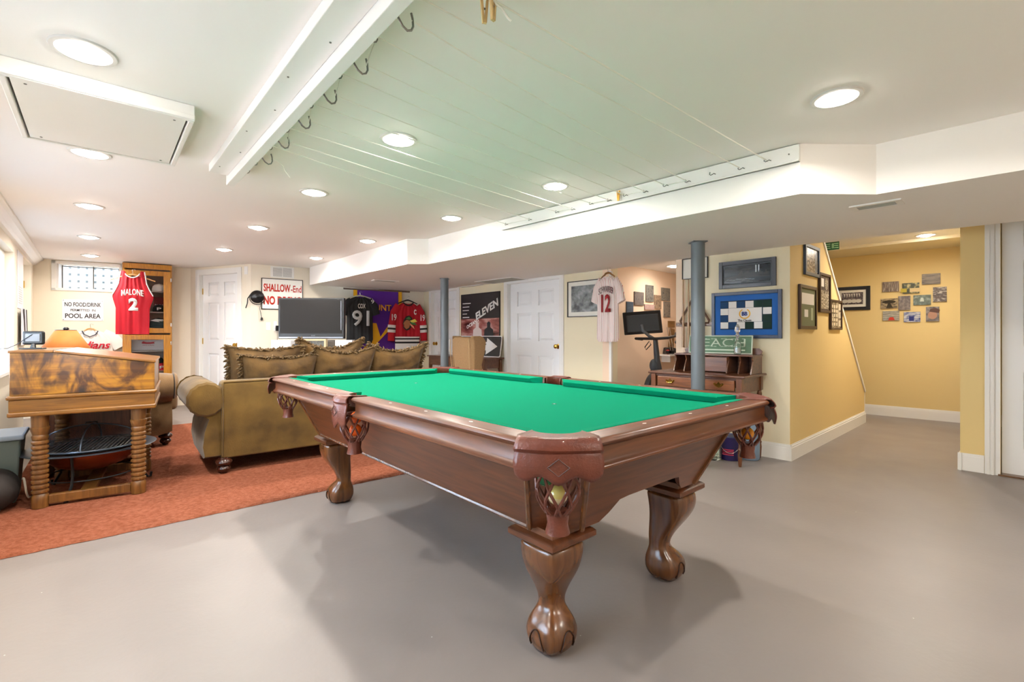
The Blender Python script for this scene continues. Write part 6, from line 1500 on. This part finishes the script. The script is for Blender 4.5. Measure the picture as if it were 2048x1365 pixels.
for x_ in (.165, DWd - .165):
    b = MB(); b.slab([(x_ - .045, .664), (x_ - .03, .672), (x_ - .022, .660), (x_ - .010, .668), (x_, .680), (x_ + .010, .668), (x_ + .022, .660), (x_ + .03, .672), (x_ + .045, .664), (x_ + .034, .652), (x_ + .02, .640), (x_, .634), (x_ - .02, .640), (x_ - .034, .652)], -.0225, -.019)
    b.tube([(x_ - .026, -.022, .662), (x_ - .024, -.036, .648), (x_, -.038, .642), (x_ + .024, -.036, .648), (x_ + .026, -.022, .662)], .003, 6); b.build('pull', M_brass, dr)
lp = [(.010, 0), (.014, .02), (.018, .10), (.014, .13), (.020, .14), (.014, .15), (.012, .17), (.020, .30), (.022, .42), (.014, .50), (.022, .51), (.014, .525), (.020, .55), (.020, .565), (.014, .585), (.022, .595)]
for x_ in (0, DWd):
    for y_ in (0, DDp):
        lg = MB().lathe(lp, (x_, y_, 0), 16).build('leg', M_cherryz, dsk); MB().box((x_, y_, .656), (.044, .044, .125)).build('leg_block', M_cherryz, lg, smooth=False)
# hutch
hx0, hx1, hy0, hy1, hz = .10, DWd + .02, .20, .42, .895
MB().box(((hx0 + hx1) / 2, (hy0 + hy1) / 2, hz), (hx1 - hx0 + .02, hy1 - hy0 + .01, .016)).build('hutch_top', M_cherry, dsk, smooth=False, bevel=.003)
MB().box(((hx0 + hx1) / 2, hy1 - .008, .815), (hx1 - hx0, .012, .15)).build('hutch_back', M_cherry, dsk, smooth=False)
for x_ in (hx0, hx0 + .10, hx0 + .20, hx1 - .20, hx1 - .10, hx1):
    b = MB(); b.add([(x_ - .005, a, c_) for a, c_ in ((hy1, .74), (hy1, .888), (hy0, .888), (hy0 + .02, .85), (hy0 - .01, .79), (hy0 - .03, .74))] + [(x_ + .005, a, c_) for a, c_ in ((hy1, .74), (hy1, .888), (hy0, .888), (hy0 + .02, .85), (hy0 - .01, .79), (hy0 - .03, .74))], [(0, 1, 2, 3, 4, 5), (11, 10, 9, 8, 7, 6)] + [(k, (k + 1) % 6, 6 + (k + 1) % 6, 6 + k) for k in range(6)]); b.build('divider', M_cherry, dsk, fix=True, smooth=False)
MB().box(((hx0 + hx1) / 2, hy0 + .01, .812), (hx1 - hx0 - .41, .02, .13)).build('hutch_drawer', M_cherry, dsk, smooth=False, bevel=.004)
b = MB(); b.slab([(hx0 + .00, .90), (hx0 - .01, .93), (hx0 + .02, .955), (hx0 + .07, .955), (hx0 + .09, .93), (hx0 + .20, .945), (hx1 - .20, .945), (hx1 - .09, .93), (hx1 - .07, .955), (hx1 - .02, .955), (hx1 + .01, .93), (hx1, .90)], hy1 - .012, hy1); b.build('gallery', M_cherry, dsk, smooth=False)
MK = Matrix.Translation(ds_o) @ Matrix.Rotation(dz, 4, 'Z')
# sign on the hutch: BEACH
la = ds_o + kn * (hy1 - .06); qa = onl(1377, la, la + kd); qb = onl(1504, la, la + kd); wS = (qb - qa).length; mS = (qa + qb) / 2; hS = .165
t = thing('beach_sign', 'weathered green sign lettered BEACH leaning on top of the cherry desk hutch', 'sign', (mS.x, mS.y, .9035), dz); t.rotation_euler = (R(-7), 0, dz)
MB().box((0, .006, hS / 2), (wS, .014, hS)).build('frame', mat('pale_green_frame', (206, 216, 200), .6), t, smooth=False, bevel=.002)
MB().box((0, -.0018, hS / 2), (wS - .018, .002, hS - .018)).build('field', mat('sage_green_board', (104, 136, 108), .7, var=.2, vscale=12), t, smooth=False)
Ml = mat('pale_green_letter', (206, 220, 200), .6)
text('BEACH', wS * .80, hS * .42, (0, -.003, hS * .60), Ml, t, bold=-.005)
b = MB(); lx0 = -wS * .40; lw = wS * .80 / 5
for k in range(5):
    for ss in (.12, .80):
        for zz_ in (.39, .81): b.box((lx0 + lw * (k + ss) + 0, -.0045, hS * zz_), (lw * .26, .002, .004))
b.build('serifs', Ml, t, smooth=False)
MB().box((0, -.0035, hS * .20), (wS * .80, .002, .012)).build('underline', Ml, t, smooth=False)
# decanter
la2 = ds_o + kn * .27; q = onl(1475, la2, la2 + kd)
t = thing('glass_bottle', 'clear glass bottle with a crystal stopper on the cherry desk hutch', 'bottle', (q.x, q.y, .9035), 0)
MB().lathe([(.024, 0), (.030, .006), (.030, .085), (.026, .10), (.014, .115), (.012, .135), (.016, .14), (.013, .14), (.010, .13), (.011, .115), (.023, .098), (.027, .085), (.027, .01), (.003, .008)], n=24).build('bottle', M_glass, t)
b = MB(); b.lathe([(.009, .130), (.010, .145), (.022, .165), (.012, .182), (.026, .205), (.022, .235), (.008, .262)], n=6); b.build('stopper', mat('crystal', (255, 255, 255), .05, trans=.85, ior=1.6), t, smooth=False)
MB().lathe([(.025, .011), (.0262, .012), (.0262, .055), (.003, .055)], n=24).build('label_band', mat('pale_glass_print', (190, 196, 186), .4), t)
# jars and bucket underneath
MgJ = mat('jar_glass', (225, 235, 225), .05, trans=.92, ior=1.3)
t = thing('glass_jar', 'large clear glass jar with white bits under the cherry desk', 'jar', (1.735, 4.11, 0), 0)
MB().lathe([(.066, 0), (.074, .012), (.074, .20), (.060, .225), (.056, .25), (.060, .255), (.053, .255), (.053, .225), (.069, .20), (.069, .014), (.003, .010)], n=28).build('glass', MgJ, t)
b = MB()
for k in range(60): a = random.uniform(0, 6.28); r_ = random.uniform(0, .055); b.box((r_ * math.cos(a), r_ * math.sin(a), .02 + random.uniform(0, .03)), (.012, .008, .006), rz=a, rx=a)
o = b.build('shells', M_wink, t, smooth=False); o['kind'] = 'stuff'
t = thing('paint_bucket', 'dark blue and purple paint bucket with red lettering under the cherry desk', 'bucket', (1.885, 4.10, 0), R(-25))
MB().lathe([(.078, 0), (.082, .004), (.086, .19), (.088, .20)], n=32).build('body', mat('bucket_purple', (40, 30, 84), .35), t); MB().lathe([(.086, .197), (.090, .199), (.090, .207), (.080, .207), (.078, .201), (.003, .201)], n=32).build('lid', mat('bucket_lid', (60, 70, 110), .4), t)
b = MB(); b.tube([(.088 * math.cos(R(a)), .088 * math.sin(R(a)) - .01, .19 - .12 * math.sin(R(a + 180)) ** 1) for a in range(180, 361, 15)], .0025, 5); b.build('handle', M_chrome, t)
for k in range(4): 
    b = MB(); pts = [(.0855 * math.cos(R(a)), .0855 * math.sin(R(a))) for a in range(225, 290, 8)]; z_ = .05 + .014 * k
    b.loft([[(x, y, z_) for x, y in pts] + [(x * 1.01, y * 1.01, z_) for x, y in pts[::-1]], [(x, y, z_ + .006) for x, y in pts] + [(x * 1.01, y * 1.01, z_ + .006) for x, y in pts[::-1]]]); b.build('print_stripe', mat('print_red', (216, 60, 80), .5), t, fix=True)
t = thing('water_jug', 'pale blue tall water jug under the right side of the cherry desk', 'jug', (2.055, 4.10, 0), 0)
MB().lathe([(.070, 0), (.078, .01), (.078, .30), (.060, .34), (.028, .36), (.028, .40)], n=28).build('body', mat('pale_blue_plastic', (150, 172, 196), .15, trans=.5, ior=1.2), t); MB().lathe([(.031, .39), (.031, .41), (.003, .412)], n=16).build('jug_cap', M_wink, t)

# left wall: hanging sheet and scarf between window and door recess
aL = LW(-1.5)
c, w_, h_, rz = onwall(aL, C0, 33.5, 45.5, 506, 618)
t = thing('wall_chart', 'tall white printed chart on the window wall beside the window reveal', 'poster', c, rz)
MB().box((0, -.003, 0), (w_ * .92, .004, h_)).build('sheet', mat('paper_white', (228, 228, 230), .5), t, smooth=False)
for k in range(8): MB().box((0, -.0056, -h_ * .12 - h_ * .04 * k), (w_ * .6, .001, .008)).build('print_line', mat('faint_grey', (190, 190, 194), .5), t, smooth=False)
c, w_, h_, rz = onwall(aL, C0, 33.5, 47, 618, 690)
t = thing('striped_scarf', 'black and white striped cloth hanging below the white chart', 'scarf', c, rz)
b = MB(); cloth_panel(b, -w_ * .42, w_ * .42, -h_ / 2, h_ / 2, y=-.03, amp=.012); b.build('cloth', mat('scarf_white', (214, 214, 222), .8), t, fix=True)
for x0 in (-.36, .0): flat(t, 'dark_stripe', [(w_ * x0, h_ * .48), (w_ * (x0 + .12), h_ * .48), (w_ * (x0 + .34), -h_ * .48), (w_ * (x0 + .22), -h_ * .48)], M_ink, y=-.043, th=.003)
